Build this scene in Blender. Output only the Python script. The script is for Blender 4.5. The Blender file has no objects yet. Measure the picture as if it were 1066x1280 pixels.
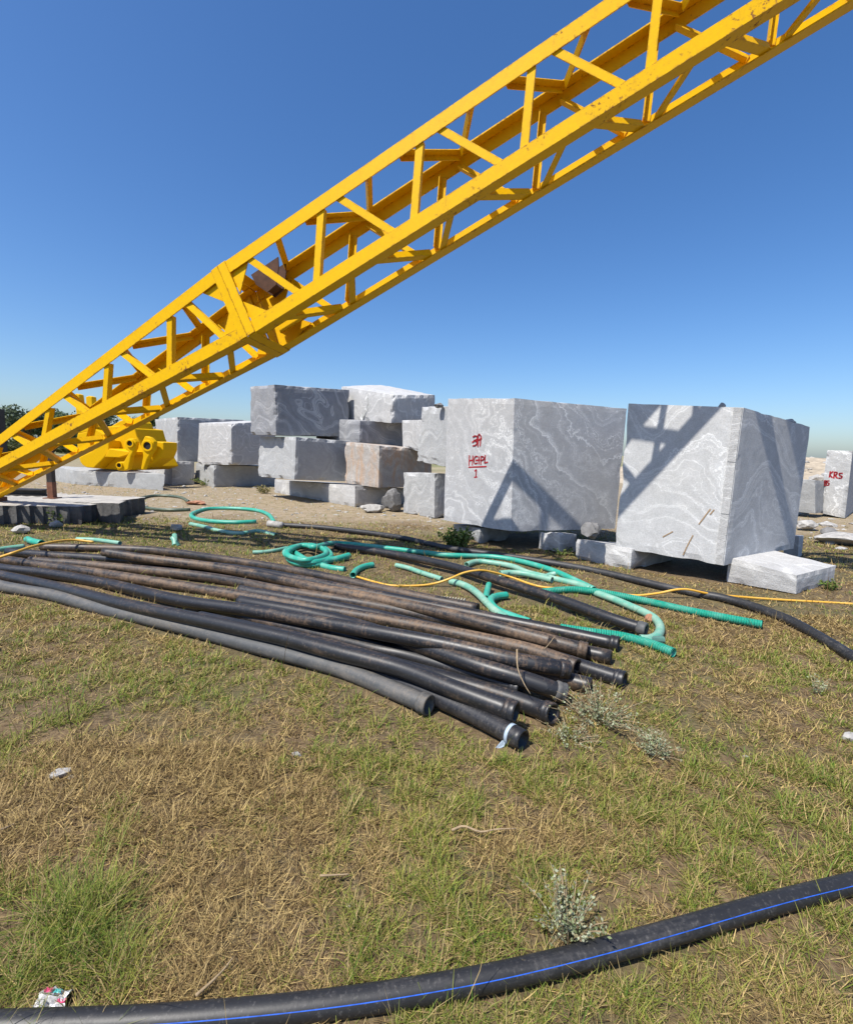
import bpy, bmesh, math, random
import numpy as np
from mathutils import Vector, noise

# ------------------------------------------------------------------ camera
sc = bpy.context.scene
FPX, HOR, CAMH, ROLL = 600.0, 78.0, 1.5, math.radians(1.7)
PITCH = math.atan(HOR / FPX)
_R = np.array([1, 0, 0.0])
_F = np.array([0, math.cos(PITCH), -math.sin(PITCH)])
_U = np.array([0, math.sin(PITCH), math.cos(PITCH)])
CR = _R * math.cos(ROLL) + _U * math.sin(ROLL)
CU = -_R * math.sin(ROLL) + _U * math.cos(ROLL)
CO = np.array([0, 0, CAMH])
cd = bpy.data.cameras.new('camera')
cd.sensor_fit = 'HORIZONTAL'; cd.sensor_width = 36; cd.lens = 36 * FPX / 1066
cd.clip_start = 0.05; cd.clip_end = 3000
cam = bpy.data.objects.new('camera', cd); sc.collection.objects.link(cam)
from mathutils import Matrix
cam.matrix_world = Matrix(((CR[0], CU[0], -_F[0], 0), (CR[1], CU[1], -_F[1], 0), (CR[2], CU[2], -_F[2], CAMH), (0, 0, 0, 1)))
sc.camera = cam

# ------------------------------------------------------------------ light
SEL, SAZ = math.radians(58), math.radians(48)
SUN = Vector((-math.cos(SEL) * math.sin(SAZ), -math.cos(SEL) * math.cos(SAZ), math.sin(SEL)))
wd = bpy.data.worlds.new('World'); sc.world = wd; wd.use_nodes = True
wn = wd.node_tree.nodes; wl = wd.node_tree.links
sky = wn.new('ShaderNodeTexSky'); sky.sky_type = 'NISHITA'; sky.sun_disc = False
sky.sun_elevation = SEL; sky.sun_rotation = math.atan2(SUN.x, SUN.y)
sky.altitude = 200; sky.air_density = 1.0; sky.dust_density = 1.4; sky.ozone_density = 3.0
hs = wn.new('ShaderNodeHueSaturation'); hs.inputs['Saturation'].default_value = 1.22
wl.new(sky.outputs[0], hs.inputs['Color']); tn = wn.new('ShaderNodeMix'); tn.data_type = 'RGBA'; tn.blend_type = 'MULTIPLY'; tn.inputs[0].default_value = 1; tn.inputs[7].default_value = (.95, 1.03, 1.17, 1)
wl.new(hs.outputs[0], tn.inputs[6]); wl.new(tn.outputs[2], wn['Background'].inputs[0]); wn['Background'].inputs[1].default_value = 0.102
sd = bpy.data.lights.new('sun', 'SUN'); sd.energy = 4.9; sd.angle = math.radians(0.5); sd.color = (1, 0.955, 0.88)
so = bpy.data.objects.new('sun', sd); sc.collection.objects.link(so)
so.rotation_euler = SUN.to_track_quat('Z', 'Y').to_euler(); so.location = (-8, -6, 15)
sc.view_settings.view_transform = 'Standard'; sc.view_settings.look = 'None'
sc.view_settings.exposure = 0.48; sc.view_settings.gamma = 1

rng = np.random.default_rng(7); random.seed(7)

# ------------------------------------------------------------------ pixel rays (photo pixels, 1066 x 1280)
def ray(px, py):
    return CR * (px - 533) / FPX + CU * (640 - py) / FPX + _F
def atY(px, py, Y):
    d = ray(px, py); return CO + d * (Y / d[1])
def atZ(px, py, z=0.0):
    d = ray(px, py); return CO + d * ((z - CAMH) / d[2])
def onplane(px, py, p0, n):
    d = ray(px, py); return CO + d * (((p0 - CO) @ n) / (d @ n))

# ------------------------------------------------------------------ object helpers
COL = sc.collection
ORG = {}
def tag(o, label=None, cat=None, group=None, kind=None):
    if label: o['label'] = label
    if cat: o['category'] = cat
    if group: o['group'] = group
    if kind: o['kind'] = kind
    return o
def empty(name, loc, label=None, cat=None, group=None):
    o = bpy.data.objects.new(name, None); COL.objects.link(o); o.empty_display_size = 0.1
    o.location = loc; ORG[o] = np.array(loc, float)
    return tag(o, label, cat, group)
def link(name, me, mat, parent, org):
    o = bpy.data.objects.new(name, me); COL.objects.link(o)
    if mat: me.materials.append(mat)
    ORG[o] = np.array(org, float)
    if parent is not None:
        o.parent = parent; o.location = ORG[o] - ORG[parent]
    else: o.location = ORG[o]
    return o
def mesh(name, V, F, mat, parent=None, smooth=False, uv=None, org=None):
    V = np.asarray(V, float)
    if org is None: org = np.array([V[:, 0].mean(), V[:, 1].mean(), V[:, 2].min()])
    me = bpy.data.meshes.new(name)
    me.from_pydata((V - org).tolist(), [], [list(map(int, f)) for f in F])
    if uv is not None:
        ul = me.uv_layers.new(name='UVMap')
        li = np.empty(len(me.loops), dtype=np.int32); me.loops.foreach_get('vertex_index', li)
        ul.data.foreach_set('uv', np.asarray(uv, float)[li].ravel())
    if smooth: me.polygons.foreach_set('use_smooth', [True] * len(me.polygons))
    me.update()
    return link(name, me, mat, parent, org)

class Geo:
    def __init__(s): s.V = []; s.F = []; s.UV = []
    def add(s, V, F, UV=None):
        n = len(s.V); s.V += [tuple(v) for v in V]; s.F += [tuple(i + n for i in f) for f in F]
        s.UV += [tuple(q) for q in UV] if UV is not None else [(0, 0)] * len(V)
    def beam(s, p, q, a, b):
        # box from p to q with cross-section corner p, sides a and b
        p, q, a, b = map(np.asarray, (p, q, a, b))
        V = [p, p + a, p + a + b, p + b, q, q + a, q + a + b, q + b]
        s.add(V, [(0, 3, 2, 1), (4, 5, 6, 7), (0, 1, 5, 4), (1, 2, 6, 5), (2, 3, 7, 6), (3, 0, 4, 7)])
    def box(s, lo, hi):
        lo = np.asarray(lo, float); hi = np.asarray(hi, float); d = hi - lo
        s.beam(lo, lo + [0, 0, d[2]], [d[0], 0, 0], [0, d[1], 0])
    def prism(s, poly, ext):
        n = len(poly); poly = [np.asarray(p, float) for p in poly]; ext = np.asarray(ext, float)
        s.add(poly + [p + ext for p in poly], [tuple(range(n))[::-1], tuple(range(n, 2 * n))] + [(i, (i + 1) % n, n + (i + 1) % n, n + i) for i in range(n)])
    def build(s, name, mat, parent=None, smooth=False):
        o = mesh(name, s.V, s.F, mat, parent, smooth, uv=s.UV)
        bm = bmesh.new(); bm.from_mesh(o.data); bmesh.ops.recalc_face_normals(bm, faces=bm.faces); bm.to_mesh(o.data); bm.free()
        return o

def catmull(P, n):
    P = np.asarray(P, float)
    if len(P) == 2:
        t = np.linspace(0, 1, n)[:, None]; return P[0] * (1 - t) + P[1] * t
    Q = np.vstack([2 * P[0] - P[1], P, 2 * P[-1] - P[-2]])
    seg = np.linalg.norm(np.diff(P, axis=0), axis=1); cum = np.concatenate([[0], np.cumsum(seg)])
    out = []
    for s in np.linspace(0, cum[-1], n):
        i = min(max(np.searchsorted(cum, s, side='right') - 1, 0), len(P) - 2)
        t = (s - cum[i]) / seg[i] if seg[i] > 0 else 0
        a, b, c, d = Q[i], Q[i + 1], Q[i + 2], Q[i + 3]
        out.append(0.5 * (2 * b + (c - a) * t + (2 * a - 5 * b + 4 * c - d) * t * t + (3 * b - a - 3 * c + d) * t ** 3))
    return np.array(out)

def tube(P, r, seg=14, hollow=True, wob=0.0, wall=0.16):
    """open ended tube with wall thickness; returns V, F, UV (u metres along, v around)"""
    P = np.asarray(P, float); n = len(P)
    T = np.gradient(P, axis=0); T /= np.linalg.norm(T, axis=1)[:, None]
    up = np.array([0, 0, 1.0])
    V = []; UV = []; F = []
    cum = np.concatenate([[0], np.cumsum(np.linalg.norm(np.diff(P, axis=0), axis=1))])
    A = []
    for i in range(n):
        a = np.cross(up, T[i]); a /= np.linalg.norm(a) + 1e-9; b = np.cross(T[i], a); A.append((a, b))
    rr = np.full(n, r) if np.isscalar(r) else np.asarray(r)
    def ring(c, a, b, rad, u):
        k = len(V)
        for j in range(seg + 1):
            th = 2 * math.pi * j / seg
            V.append(c + a * (math.cos(th) * rad) + b * (math.sin(th) * rad)); UV.append((u, j / seg))
        return k
    def bridge(k0, k1):
        for j in range(seg): F.append((k0 + j, k0 + j + 1, k1 + j + 1, k1 + j))
    rings = [ring(P[i], *A[i], rr[i] * (1 + wob * math.sin(i * 1.7)), cum[i]) for i in range(n)]
    for i in range(n - 1): bridge(rings[i], rings[i + 1])
    for e, s in ((0, 1), (n - 1, -1)):
        a, b = A[e]
        if hollow:
            r1 = ring(P[e], a, b, rr[e] * (1 - wall), cum[e])
            r2 = ring(P[e] + T[e] * s * rr[e] * 5, a, b, rr[e] * (1 - wall), cum[e])
            r3 = ring(P[e] + T[e] * s * rr[e] * 5.05, a, b, rr[e] * 0.02, cum[e])
            for x, y in ((rings[e], r1), (r1, r2), (r2, r3)):
                if s > 0: bridge(y, x)
                else: bridge(x, y)
        else:
            r3 = ring(P[e] - T[e] * s * rr[e] * .25, a, b, rr[e] * 0.05, cum[e])
            bridge(r3, rings[e]) if s > 0 else bridge(rings[e], r3)
    return V, F, UV

def ringtube(P, ro, ri, seg=20):
    """closed ring: outer profile ro along P, inner bore of radius ri"""
    P = np.asarray(P, float); d = P[-1] - P[0]; d /= np.linalg.norm(d)
    a = np.cross([0, 0, 1.0], d); a /= np.linalg.norm(a); b = np.cross(d, a)
    prof = list(zip(P, ro)) + [(P[-1], ri), (P[0], ri)]; V = []; UV = []; F = []
    for k, (c, r) in enumerate(prof):
        for j in range(seg):
            th = 2 * math.pi * j / seg; V.append(c + (a * math.cos(th) + b * math.sin(th)) * r); UV.append((k * .02, j / seg))
    n = len(prof)
    for k in range(n):
        for j in range(seg):
            k2 = (k + 1) % n; j2 = (j + 1) % seg; F.append((k * seg + j, k * seg + j2, k2 * seg + j2, k2 * seg + j))
    return V, F, UV

# ------------------------------------------------------------------ materials
def newmat(name):
    m = bpy.data.materials.new(name); m.use_nodes = True
    nt = m.node_tree; return m, nt, nt.nodes['Principled BSDF']
class N:
    def __init__(s, nt): s.nt = nt
    def n(s, t, **k):
        x = s.nt.nodes.new(t)
        for a, b in k.items(): setattr(x, a, b)
        return x
    def l(s, a, b): s.nt.links.new(a, b)
    def co(s, kind='Object'): return s.n('ShaderNodeTexCoord').outputs[kind]
    def map(s, v, scale=(1, 1, 1), loc=(0, 0, 0), rot=(0, 0, 0)):
        m = s.n('ShaderNodeMapping'); s.l(v, m.inputs[0])
        m.inputs[1].default_value = loc; m.inputs[2].default_value = rot; m.inputs[3].default_value = scale
        return m.outputs[0]
    def noise(s, v, scale, detail=4, rough=.55, dist=0.0):
        x = s.n('ShaderNodeTexNoise'); s.l(v, x.inputs['Vector'])
        x.inputs['Scale'].default_value = scale; x.inputs['Detail'].default_value = detail
        x.inputs['Roughness'].default_value = rough; x.inputs['Distortion'].default_value = dist
        return x.outputs[0]
    def ramp(s, f, *st):
        r = s.n('ShaderNodeValToRGB'); s.l(f, r.inputs[0])
        e = r.color_ramp.elements
        while len(e) < len(st): e.new(0.5)
        for i, (p, c) in enumerate(st):
            e[i].position = p; e[i].color = (*c, 1) if not np.isscalar(c) else (c, c, c, 1)
        return r.outputs[0]
    def mix(s, f, a, b, blend='MIX'):
        m = s.n('ShaderNodeMix', data_type='RGBA', blend_type=blend)
        for sock, v in ((m.inputs[0], f), (m.inputs[6], a), (m.inputs[7], b)):
            if hasattr(v, 'is_output'): s.l(v, sock)
            elif np.isscalar(v): sock.default_value = v
            else: sock.default_value = (*v, 1)
        return m.outputs[2]
    def math(s, op, a, b=0.0, c=0.0, clamp=False):
        m = s.n('ShaderNodeMath', operation=op, use_clamp=clamp)
        for i, v in enumerate((a, b, c)):
            if hasattr(v, 'is_output'): s.l(v, m.inputs[i])
            else: m.inputs[i].default_value = v
        return m.outputs[0]
    def bump(s, h, bsdf, strength=.3, dist=.01):
        b = s.n('ShaderNodeBump'); b.inputs['Strength'].default_value = strength; b.inputs['Distance'].default_value = dist
        s.l(h, b.inputs['Height']); s.l(b.outputs[0], bsdf.inputs['Normal'])

def granite(name, base, vein=.6, k=5.0, warp=1.0, crinkle=.10, seed=0.0, direction=(.5, .35, .75), rust=0.0, bump=.35, dark=.8, det=3.0):
    """gneiss: irregular pale and dark bands across a folded, crinkled field"""
    m, nt, b = newmat(name); g = N(nt)
    v = g.map(g.co(), (1, 1, 1), (seed * 3.1, seed * 1.7, seed * 2.3))
    dp = g.n('ShaderNodeVectorMath', operation='DOT_PRODUCT'); g.l(v, dp.inputs[0]); dp.inputs[1].default_value = direction
    fold = g.noise(v, .75, 2.0, .5, .4); crk = g.noise(v, 4.5, 4, .6, .3); crk2 = g.noise(v, 13, 3, .6)
    f = g.math('ADD', dp.outputs['Value'], g.math('MULTIPLY', g.math('SUBTRACT', fold, .5), 2.6 * warp))
    f = g.math('ADD', f, g.math('MULTIPLY', g.math('SUBTRACT', crk, .5), crinkle * 1.9))
    f = g.math('ADD', f, g.math('MULTIPLY', g.math('SUBTRACT', crk2, .5), crinkle * .55))
    w1 = g.n('ShaderNodeTexNoise', noise_dimensions='1D'); g.l(g.math('MULTIPLY', f, k), w1.inputs['W'])
    w1.inputs['Scale'].default_value = 1; w1.inputs['Detail'].default_value = det; w1.inputs['Roughness'].default_value = .62
    n1 = w1.outputs[0]
    c0 = [c * dark * (.5 + .5 * dark) for c in base]; c1 = [c * dark for c in base]; wht = (.80, .80, .785)
    band = g.ramp(n1, (.30, c0), (.42, c1), (.50, base), (.56, [c * 1.04 for c in base]), (.582, wht), (.606, [c * 1.03 for c in base]), (.655, [c * 1.07 for c in base]), (.675, wht), (.70, [c * 1.08 for c in base]))
    big = g.noise(v, .5, 3, .5)
    col = g.mix(g.math('MULTIPLY', g.ramp(big, (.32, .35), (.58, 1)), vein), base, band)
    fleck = g.noise(v, 70, 3, .7); mott = g.noise(v, 6, 5, .7)
    col = g.mix(.25, col, g.ramp(fleck, (.35, .12), (.65, .62)), 'OVERLAY')
    col = g.mix(.16, col, g.ramp(mott, (.3, .15), (.7, .75)), 'OVERLAY')
    dust = g.noise(g.map(v, (1, 1, .35)), 2.0, 5, .7)
    col = g.mix(g.math('MULTIPLY', g.ramp(dust, (.48, 0), (.75, 1)), .22), col, (.44, .41, .36))
    if rust:
        rn = g.noise(g.map(v, (1.6, 1.6, .5)), 3.0, 6, .7, .8)
        col = g.mix(g.math('MULTIPLY', g.ramp(rn, (.46, 0), (.62, 1)), rust), col, (.42, .26, .15))
    g.l(col, b.inputs['Base Color']); b.inputs['Roughness'].default_value = .82
    h = g.math('ADD', g.noise(v, 14, 6, .7), g.math('MULTIPLY', fleck, .35))
    g.bump(h, b, bump, .02)
    return m

def paint_yellow(name, rust=.5, base=(.76, .44, .0006)):
    m, nt, b = newmat(name); g = N(nt); v = g.co()
    n1 = g.noise(v, 2.2, 6, .68); n2 = g.noise(v, 20, 6, .72); n3 = g.noise(v, 40, 3, .6)
    f = g.math('ADD', g.math('MULTIPLY', n1, .42), g.math('MULTIPLY', n2, .58))
    chip = g.math('MULTIPLY', g.ramp(n2, (.62 - .03 * rust, 0), (.64 - .03 * rust, 1)), g.ramp(n1, (.60 - .03 * rust, 0), (.66 - .03 * rust, 1)))
    stain = g.ramp(n1, (.5, 0), (.72, 1))
    fade = g.mix(g.ramp(n2, (.3, 0), (.7, 1)), base, (base[0] * .9, base[1] * .88, base[2] + .003))
    col = g.mix(g.math('MULTIPLY', stain, .09 * rust), fade, (.45, .19, .02))
    col = g.mix(g.math('MULTIPLY', chip, .9), col, g.mix(n3, (.11, .035, .015), (.24, .10, .05)))
    bv = g.n('ShaderNodeBevel'); bv.samples = 4; bv.inputs['Radius'].default_value = .022
    ge = g.n('ShaderNodeNewGeometry'); dt = g.n('ShaderNodeVectorMath', operation='DOT_PRODUCT'); g.l(bv.outputs[0], dt.inputs[0]); g.l(ge.outputs['Normal'], dt.inputs[1])
    edge = g.ramp(dt.outputs['Value'], (.86, 1), (.995, 0))          # paint worn off along the edges
    worn = g.math('MULTIPLY', edge, g.math('MULTIPLY', g.ramp(n2, (.46, 0), (.53, 1)), g.ramp(n1, (.45, .25), (.55, min(1, .85 * rust)))))
    col = g.mix(worn, col, (.17, .06, .025))
    run = g.noise(g.map(v, (7, 7, .8)), 1.6, 5, .7)                  # thin rust runs
    col = g.mix(g.math('MULTIPLY', g.math('MULTIPLY', g.ramp(run, (.60, 0), (.72, 1)), g.ramp(n1, (.5, 0), (.62, 1))), .45 * min(1, rust)), col, (.36, .15, .02))
    g.l(col, b.inputs['Base Color'])
    g.l(g.mix(chip, (.5,) * 3, (.9,) * 3), b.inputs['Roughness']); b.inputs['Specular IOR Level'].default_value = .10
    g.bump(g.math('ADD', g.math('MULTIPLY', chip, -.6), g.math('MULTIPLY', n3, .25)), b, .35, .004)
    return m

def pipe_mat(name, base, dirt=.5, dirtcol=(.25, .155, .085), shine=.42):
    m, nt, b = newmat(name); g = N(nt)
    uv = g.n('ShaderNodeUVMap').outputs[0]; oi = g.n('ShaderNodeObjectInfo')
    sh = g.n('ShaderNodeVectorMath', operation='ADD'); g.l(uv, sh.inputs[0])
    cmb = g.n('ShaderNodeCombineXYZ')
    for i in range(3): g.l(g.math('MULTIPLY', oi.outputs['Random'], 37.0 + 11 * i), cmb.inputs[i])
    g.l(cmb.outputs[0], sh.inputs[1]); v = sh.outputs[0]
    long_ = g.noise(g.map(v, (.8, 2.2, 1)), 1.5, 6, .68)
    mid = g.noise(g.map(v, (3.5, 2.5, 1)), 2.2, 6, .72)
    ring = g.noise(g.map(v, (26, .7, 1)), 1.2, 4, .6)
    fine = g.noise(g.map(v, (60, 10, 1)), 1.5, 3, .7)
    geo = g.n('ShaderNodeNewGeometry'); sx = g.n('ShaderNodeSeparateXYZ'); g.l(geo.outputs['Normal'], sx.inputs[0])
    f = g.math('ADD', g.math('ADD', g.math('MULTIPLY', long_, .55), g.math('MULTIPLY', mid, .35)), g.math('MULTIPLY', ring, .2))
    d = g.ramp(g.math('ADD', f, g.math('MULTIPLY', g.math('SUBTRACT', fine, .5), .22)), (.50 - .09 * dirt, 0), (.60 - .09 * dirt, .35), (.74 - .07 * dirt, 1))
    d = g.math('MULTIPLY', d, g.math('MULTIPLY_ADD', oi.outputs['Random'], .5, .5))
    haze_ = g.mix(g.math('MULTIPLY', g.ramp(mid, (.35, 0), (.7, 1)), .55), base, [min(1, c * 1.7 + .005) for c in base])
    scr = g.ramp(fine, (.58, 0), (.70, 1))
    col = g.mix(g.math('MULTIPLY', scr, .28), haze_, (.16, .15, .14))
    col = g.mix(g.math('MULTIPLY', d, .85), col, g.mix(fine, dirtcol, [c * 1.35 for c in dirtcol]))
    g.l(col, b.inputs['Base Color'])
    g.l(g.mix(d, (shine,) * 3, (.9,) * 3), b.inputs['Roughness'])
    g.bump(g.math('ADD', g.math('MULTIPLY', d, .5), g.math('MULTIPLY', fine, .3)), b, .25, .004)
    return m

def hose_mat(name, base, faded, ribs=0.0, fade=.5, dirt=.35):
    m, nt, b = newmat(name); g = N(nt); uv = g.n('ShaderNodeUVMap').outputs[0]
    n1 = g.noise(g.map(uv, (3, 1.2, 1)), 1.6, 5, .65); n2 = g.noise(g.map(uv, (30, 5, 1)), 1.5, 4, .7)
    col = g.mix(g.ramp(n1, (.62 - .35 * fade, 0), (.85 - .3 * fade, 1)), base, faded)
    col = g.mix(g.math('MULTIPLY', g.ramp(n2, (.5, 0), (.75, 1)), dirt), col, (.33, .27, .18))
    g.l(col, b.inputs['Base Color']); b.inputs['Roughness'].default_value = .45
    if ribs:
        sx = g.n('ShaderNodeSeparateXYZ'); g.l(uv, sx.inputs[0])
        w = g.math('SINE', g.math('MULTIPLY', sx.outputs[0], ribs))
        g.bump(w, b, .9, .008)
    return m

def plain(name, col, rough=.6, metal=0.0, var=.25, scale=8.0, bump=.1):
    m, nt, b = newmat(name); g = N(nt); v = g.co()
    n = g.noise(v, scale, 5, .65)
    g.l(g.mix(g.ramp(n, (.3, 0), (.7, 1)), [c * (1 - var) for c in col], [min(1, c * (1 + var)) for c in col]), b.inputs['Base Color'])
    b.inputs['Roughness'].default_value = rough; b.inputs['Metallic'].default_value = metal
    if bump: g.bump(g.noise(v, scale * 5, 5, .7), b, bump, .01)
    return m

def leafmat(name, attr=True, col=(.1, .15, .03), trans=.3, rough=.55):
    m, nt, b = newmat(name); g = N(nt)
    if attr:
        a = g.n('ShaderNodeAttribute', attribute_name='Col'); c = a.outputs[0]
        g.l(c, b.inputs['Base Color'])
    else: b.inputs['Base Color'].default_value = (*col, 1)
    b.inputs['Roughness'].default_value = rough
    b.inputs['Specular IOR Level'].default_value = .25
    t = g.n('ShaderNodeBsdfTranslucent'); mx = g.n('ShaderNodeMixShader'); mx.inputs[0].default_value = trans
    if attr: g.l(c, t.inputs[0])
    else: t.inputs[0].default_value = (*col, 1)
    out = nt.nodes['Material Output']
    g.l(b.outputs[0], mx.inputs[1]); g.l(t.outputs[0], mx.inputs[2]); g.l(mx.outputs[0], out.inputs[0])
    return m

def ground_mat():
    m, nt, b = newmat('ground_soil'); g = N(nt)
    pos = g.n('ShaderNodeNewGeometry').outputs['Position']
    sx = g.n('ShaderNodeSeparateXYZ'); g.l(pos, sx.inputs[0])
    big = g.noise(pos, .9, 5, .6); mid = g.noise(pos, 5, 5, .7); fine = g.noise(pos, 45, 5, .75)
    straw = g.noise(g.map(pos, (60, 12, 1), rot=(0, 0, .5)), 1.0, 4, .7)
    straw2 = g.noise(g.map(pos, (12, 70, 1), rot=(0, 0, -.3)), 1.0, 4, .7)
    near = g.mix(g.ramp(mid, (.3, 0), (.7, 1)), (.06, .038, .018), (.165, .108, .052))
    near = g.mix(g.ramp(g.math('MAXIMUM', straw, straw2), (.52, 0), (.74, .7)), near, (.36, .27, .145))
    near = g.mix(g.math('MULTIPLY', g.ramp(big, (.45, 0), (.62, 1)), .5), near, (.07, .08, .025))
    # bare pale stony ground begins past the hoses
    yy = g.math('ADD', sx.outputs[1], g.math('MULTIPLY', g.math('SUBTRACT', big, .5), 5.0))
    far = g.n('ShaderNodeMapRange'); g.l(yy, far.inputs[0]); far.inputs[1].default_value = 8.3; far.inputs[2].default_value = 10.2
    pale = g.mix(g.ramp(fine, (.3, 0), (.7, 1)), (.20, .15, .095), (.43, .345, .24))
    pale = g.mix(g.math('MULTIPLY', g.ramp(mid, (.46, 0), (.6, 1)), .7), pale, (.19, .15, .065))
    col = g.mix(g.math('MULTIPLY', far.outputs[0], .9), near, pale)
    vfar = g.n('ShaderNodeMapRange'); g.l(sx.outputs[1], vfar.inputs[0]); vfar.inputs[1].default_value = 22; vfar.inputs[2].default_value = 45
    col = g.mix(vfar.outputs[0], col, g.mix(g.ramp(g.noise(pos, .12, 4), (.4, 0), (.6, 1)), (.16, .16, .06), (.30, .26, .15)))
    g.l(col, b.inputs['Base Color']); b.inputs['Roughness'].default_value = .95
    g.bump(g.math('ADD', mid, fine), b, .6, .03)
    return m

M = {}
M['M'] = granite('granite_swirl_grey', (.435, .435, .44), 1.0, 7.5, .85, .20, 1.3, (.75, .15, .5), bump=.12, dark=.97, det=3.2)
M['R'] = granite('granite_pale_swirl', (.51, .51, .505), .7, 5.0, 1.1, .14, 4.1, (.25, .1, .9), bump=.12, dark=.96, det=3.0)
M['dark'] = granite('granite_dark_banded', (.25, .255, .27), .5, 3.0, 1.0, .05, 2.2, (.5, .4, .8), bump=.55, dark=.75)
M['mid'] = granite('granite_mid_grey', (.375, .38, .38), .5, 4.0, 1.0, .08, 5.7, (.3, .5, .7), bump=.5, dark=.85)
M['plain'] = granite('granite_plain_grey', (.34, .345, .34), .25, 4.0, .8, .08, 7.9, bump=.5, dark=.88)
M['pale'] = granite('granite_pale', (.45, .445, .435), .45, 4.0, 1.0, .08, 3.4, (.6, .5, .3), bump=.5, dark=.86)
M['rusty'] = granite('granite_rust_stained', (.39, .36, .33), .4, 5.0, 1.0, .1, 6.6, rust=.7, bump=.7)
M['streak'] = granite('granite_vertical_streaks', (.43, .43, .42), .9, 9.0, .25, .05, 8.8, (.8, .6, .02), bump=.4, dark=.8)
def slab_mat():
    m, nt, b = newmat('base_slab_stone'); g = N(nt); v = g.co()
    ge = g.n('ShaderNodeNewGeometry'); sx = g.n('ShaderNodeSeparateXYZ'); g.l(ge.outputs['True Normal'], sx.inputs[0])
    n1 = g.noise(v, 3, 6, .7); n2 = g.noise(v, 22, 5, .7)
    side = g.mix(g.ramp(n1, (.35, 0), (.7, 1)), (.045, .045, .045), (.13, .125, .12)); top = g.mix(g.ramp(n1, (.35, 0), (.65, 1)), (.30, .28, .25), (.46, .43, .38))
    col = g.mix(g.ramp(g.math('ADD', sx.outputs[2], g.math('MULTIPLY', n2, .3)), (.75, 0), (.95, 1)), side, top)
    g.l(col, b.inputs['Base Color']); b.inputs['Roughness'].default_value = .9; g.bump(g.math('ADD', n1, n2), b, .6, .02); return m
M['slab'] = slab_mat()
M['yellow'] = paint_yellow('boom_yellow_paint', 1.0)
M['yellow_rust'] = paint_yellow('boom_yellow_paint_rusty', 1.9)
M['bucket'] = paint_yellow('bucket_yellow_paint', .1, (.74, .43, .001))
M['rust'] = plain('rusty_steel', (.16, .065, .035), .85, 0, .4, 14)
M['rust_dark'] = plain('dark_rusted_plate', (.07, .032, .018), .9, 0, .5, 9)
M['steel'] = plain('dark_steel', (.035, .03, .028), .6, .3, .4, 6)
M['pipe'] = pipe_mat('black_pipe', (.012, .012, .0135), -.75)
M['pipe_dirty'] = pipe_mat('black_pipe_caked_in_mud', (.014, .0135, .0135), .2)
M['pipe_grey'] = pipe_mat('black_pipe_dusty_grey', (.055, .057, .058), .1, (.2, .16, .115), .6)
M['pipe_clean'] = pipe_mat('black_pipe_clean', (.012, .012, .014), -.7, (.12, .1, .08))
M['pipe_near'] = pipe_mat('black_pipe_scuffed', (.014, .014, .015), -.6, (.12, .11, .1), .5)
M['green'] = hose_mat('green_hose', (.012, .30, .215), (.13, .38, .30), 0, .45, .35)
M['green_rib'] = hose_mat('green_ribbed_hose', (.012, .36, .24), (.15, .47, .35), 320, .45, .2)
M['green_pale'] = hose_mat('faded_green_hose', (.11, .34, .25), (.29, .43, .34), 0, .6, .45)
M['green_dull'] = hose_mat('dull_green_hose', (.055, .085, .06), (.15, .18, .13), 0, .4, .4)
M['yellow_hose'] = hose_mat('yellow_hose', (.62, .33, .03), (.66, .42, .10), 0, .5, .2)
M['stripe'] = plain('blue_stripe', (.02, .10, .50), .5, 0, .45, 25, 0)
M['tape'] = plain('pale_tape', (.36, .44, .52), .5, 0, .2, 20, 0)
M['red'] = plain('red_paint', (.36, .012, .02), .7, 0, .3, 30, 0)
M['rock'] = plain('field_stone', (.34, .325, .30), .9, 0, .35, 12, .5)
M['rock_dark'] = plain('dark_stone', (.16, .155, .15), .9, 0, .4, 10, .6)
M['clay'] = plain('terracotta', (.36, .17, .10), .9, 0, .3, 10, .4)
M['white'] = plain('white_plastic', (.52, .52, .52), .4, 0, .15, 30, .1)
M['pink'] = plain('pink_print', (.55, .06, .16), .4, 0, .2, 30, 0)
M['teal'] = plain('teal_print', (.08, .38, .36), .4, 0, .2, 30, 0)
M['twig'] = plain('dry_twig', (.30, .22, .13), .9, 0, .3, 30, .2)
M['bark'] = plain('bark', (.10, .075, .05), .95, 0, .35, 6, .5)
M['fibre'] = plain('corrugated_sheet', (.46, .43, .34), .8, 0, .2, 14, .1)
M['ground'] = ground_mat()
M['grass'] = leafmat('grass_blade', True, trans=.22, rough=.6)
M['leaf'] = leafmat('tree_leaf', True, trans=.25)
M['black'] = plain('hole_shade_black', (.008, .008, .008), .8, 0, .1, 8, 0)  # near-black colour painted in for the shade inside the bucket's pin holes

# ------------------------------------------------------------------ ground
def gh(x, y):
    """height of the ground"""
    x = np.asarray(x, float); y = np.asarray(y, float)
    h = .012 * np.sin(x * 1.9 + .7) * np.cos(y * 1.6) + .008 * np.sin(x * 4.1 - y * 3.3)
    far = np.clip((y - 26) / 60, 0, 1)
    return h * np.clip(1.2 - np.abs(y - 3) / 14, 0, 1) + far * far * 1.2 * np.clip((-x) / 40, 0, 1)
def axis(lo, hi, core, step):
    a = list(np.arange(-core, core + 1e-6, step)); s = step
    while a[-1] < hi: s *= 1.28; a.append(a[-1] + s)
    s = step
    while a[0] > lo: s *= 1.28; a.insert(0, a[0] - s)
    return np.array(a)
gx = axis(-1200, 1200, 12, .12); gy = axis(-600, 1500, 12, .12)
XX, YY = np.meshgrid(gx, gy); ZZ = gh(XX, YY)
GV = np.stack([XX.ravel(), YY.ravel(), ZZ.ravel()], 1)
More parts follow.
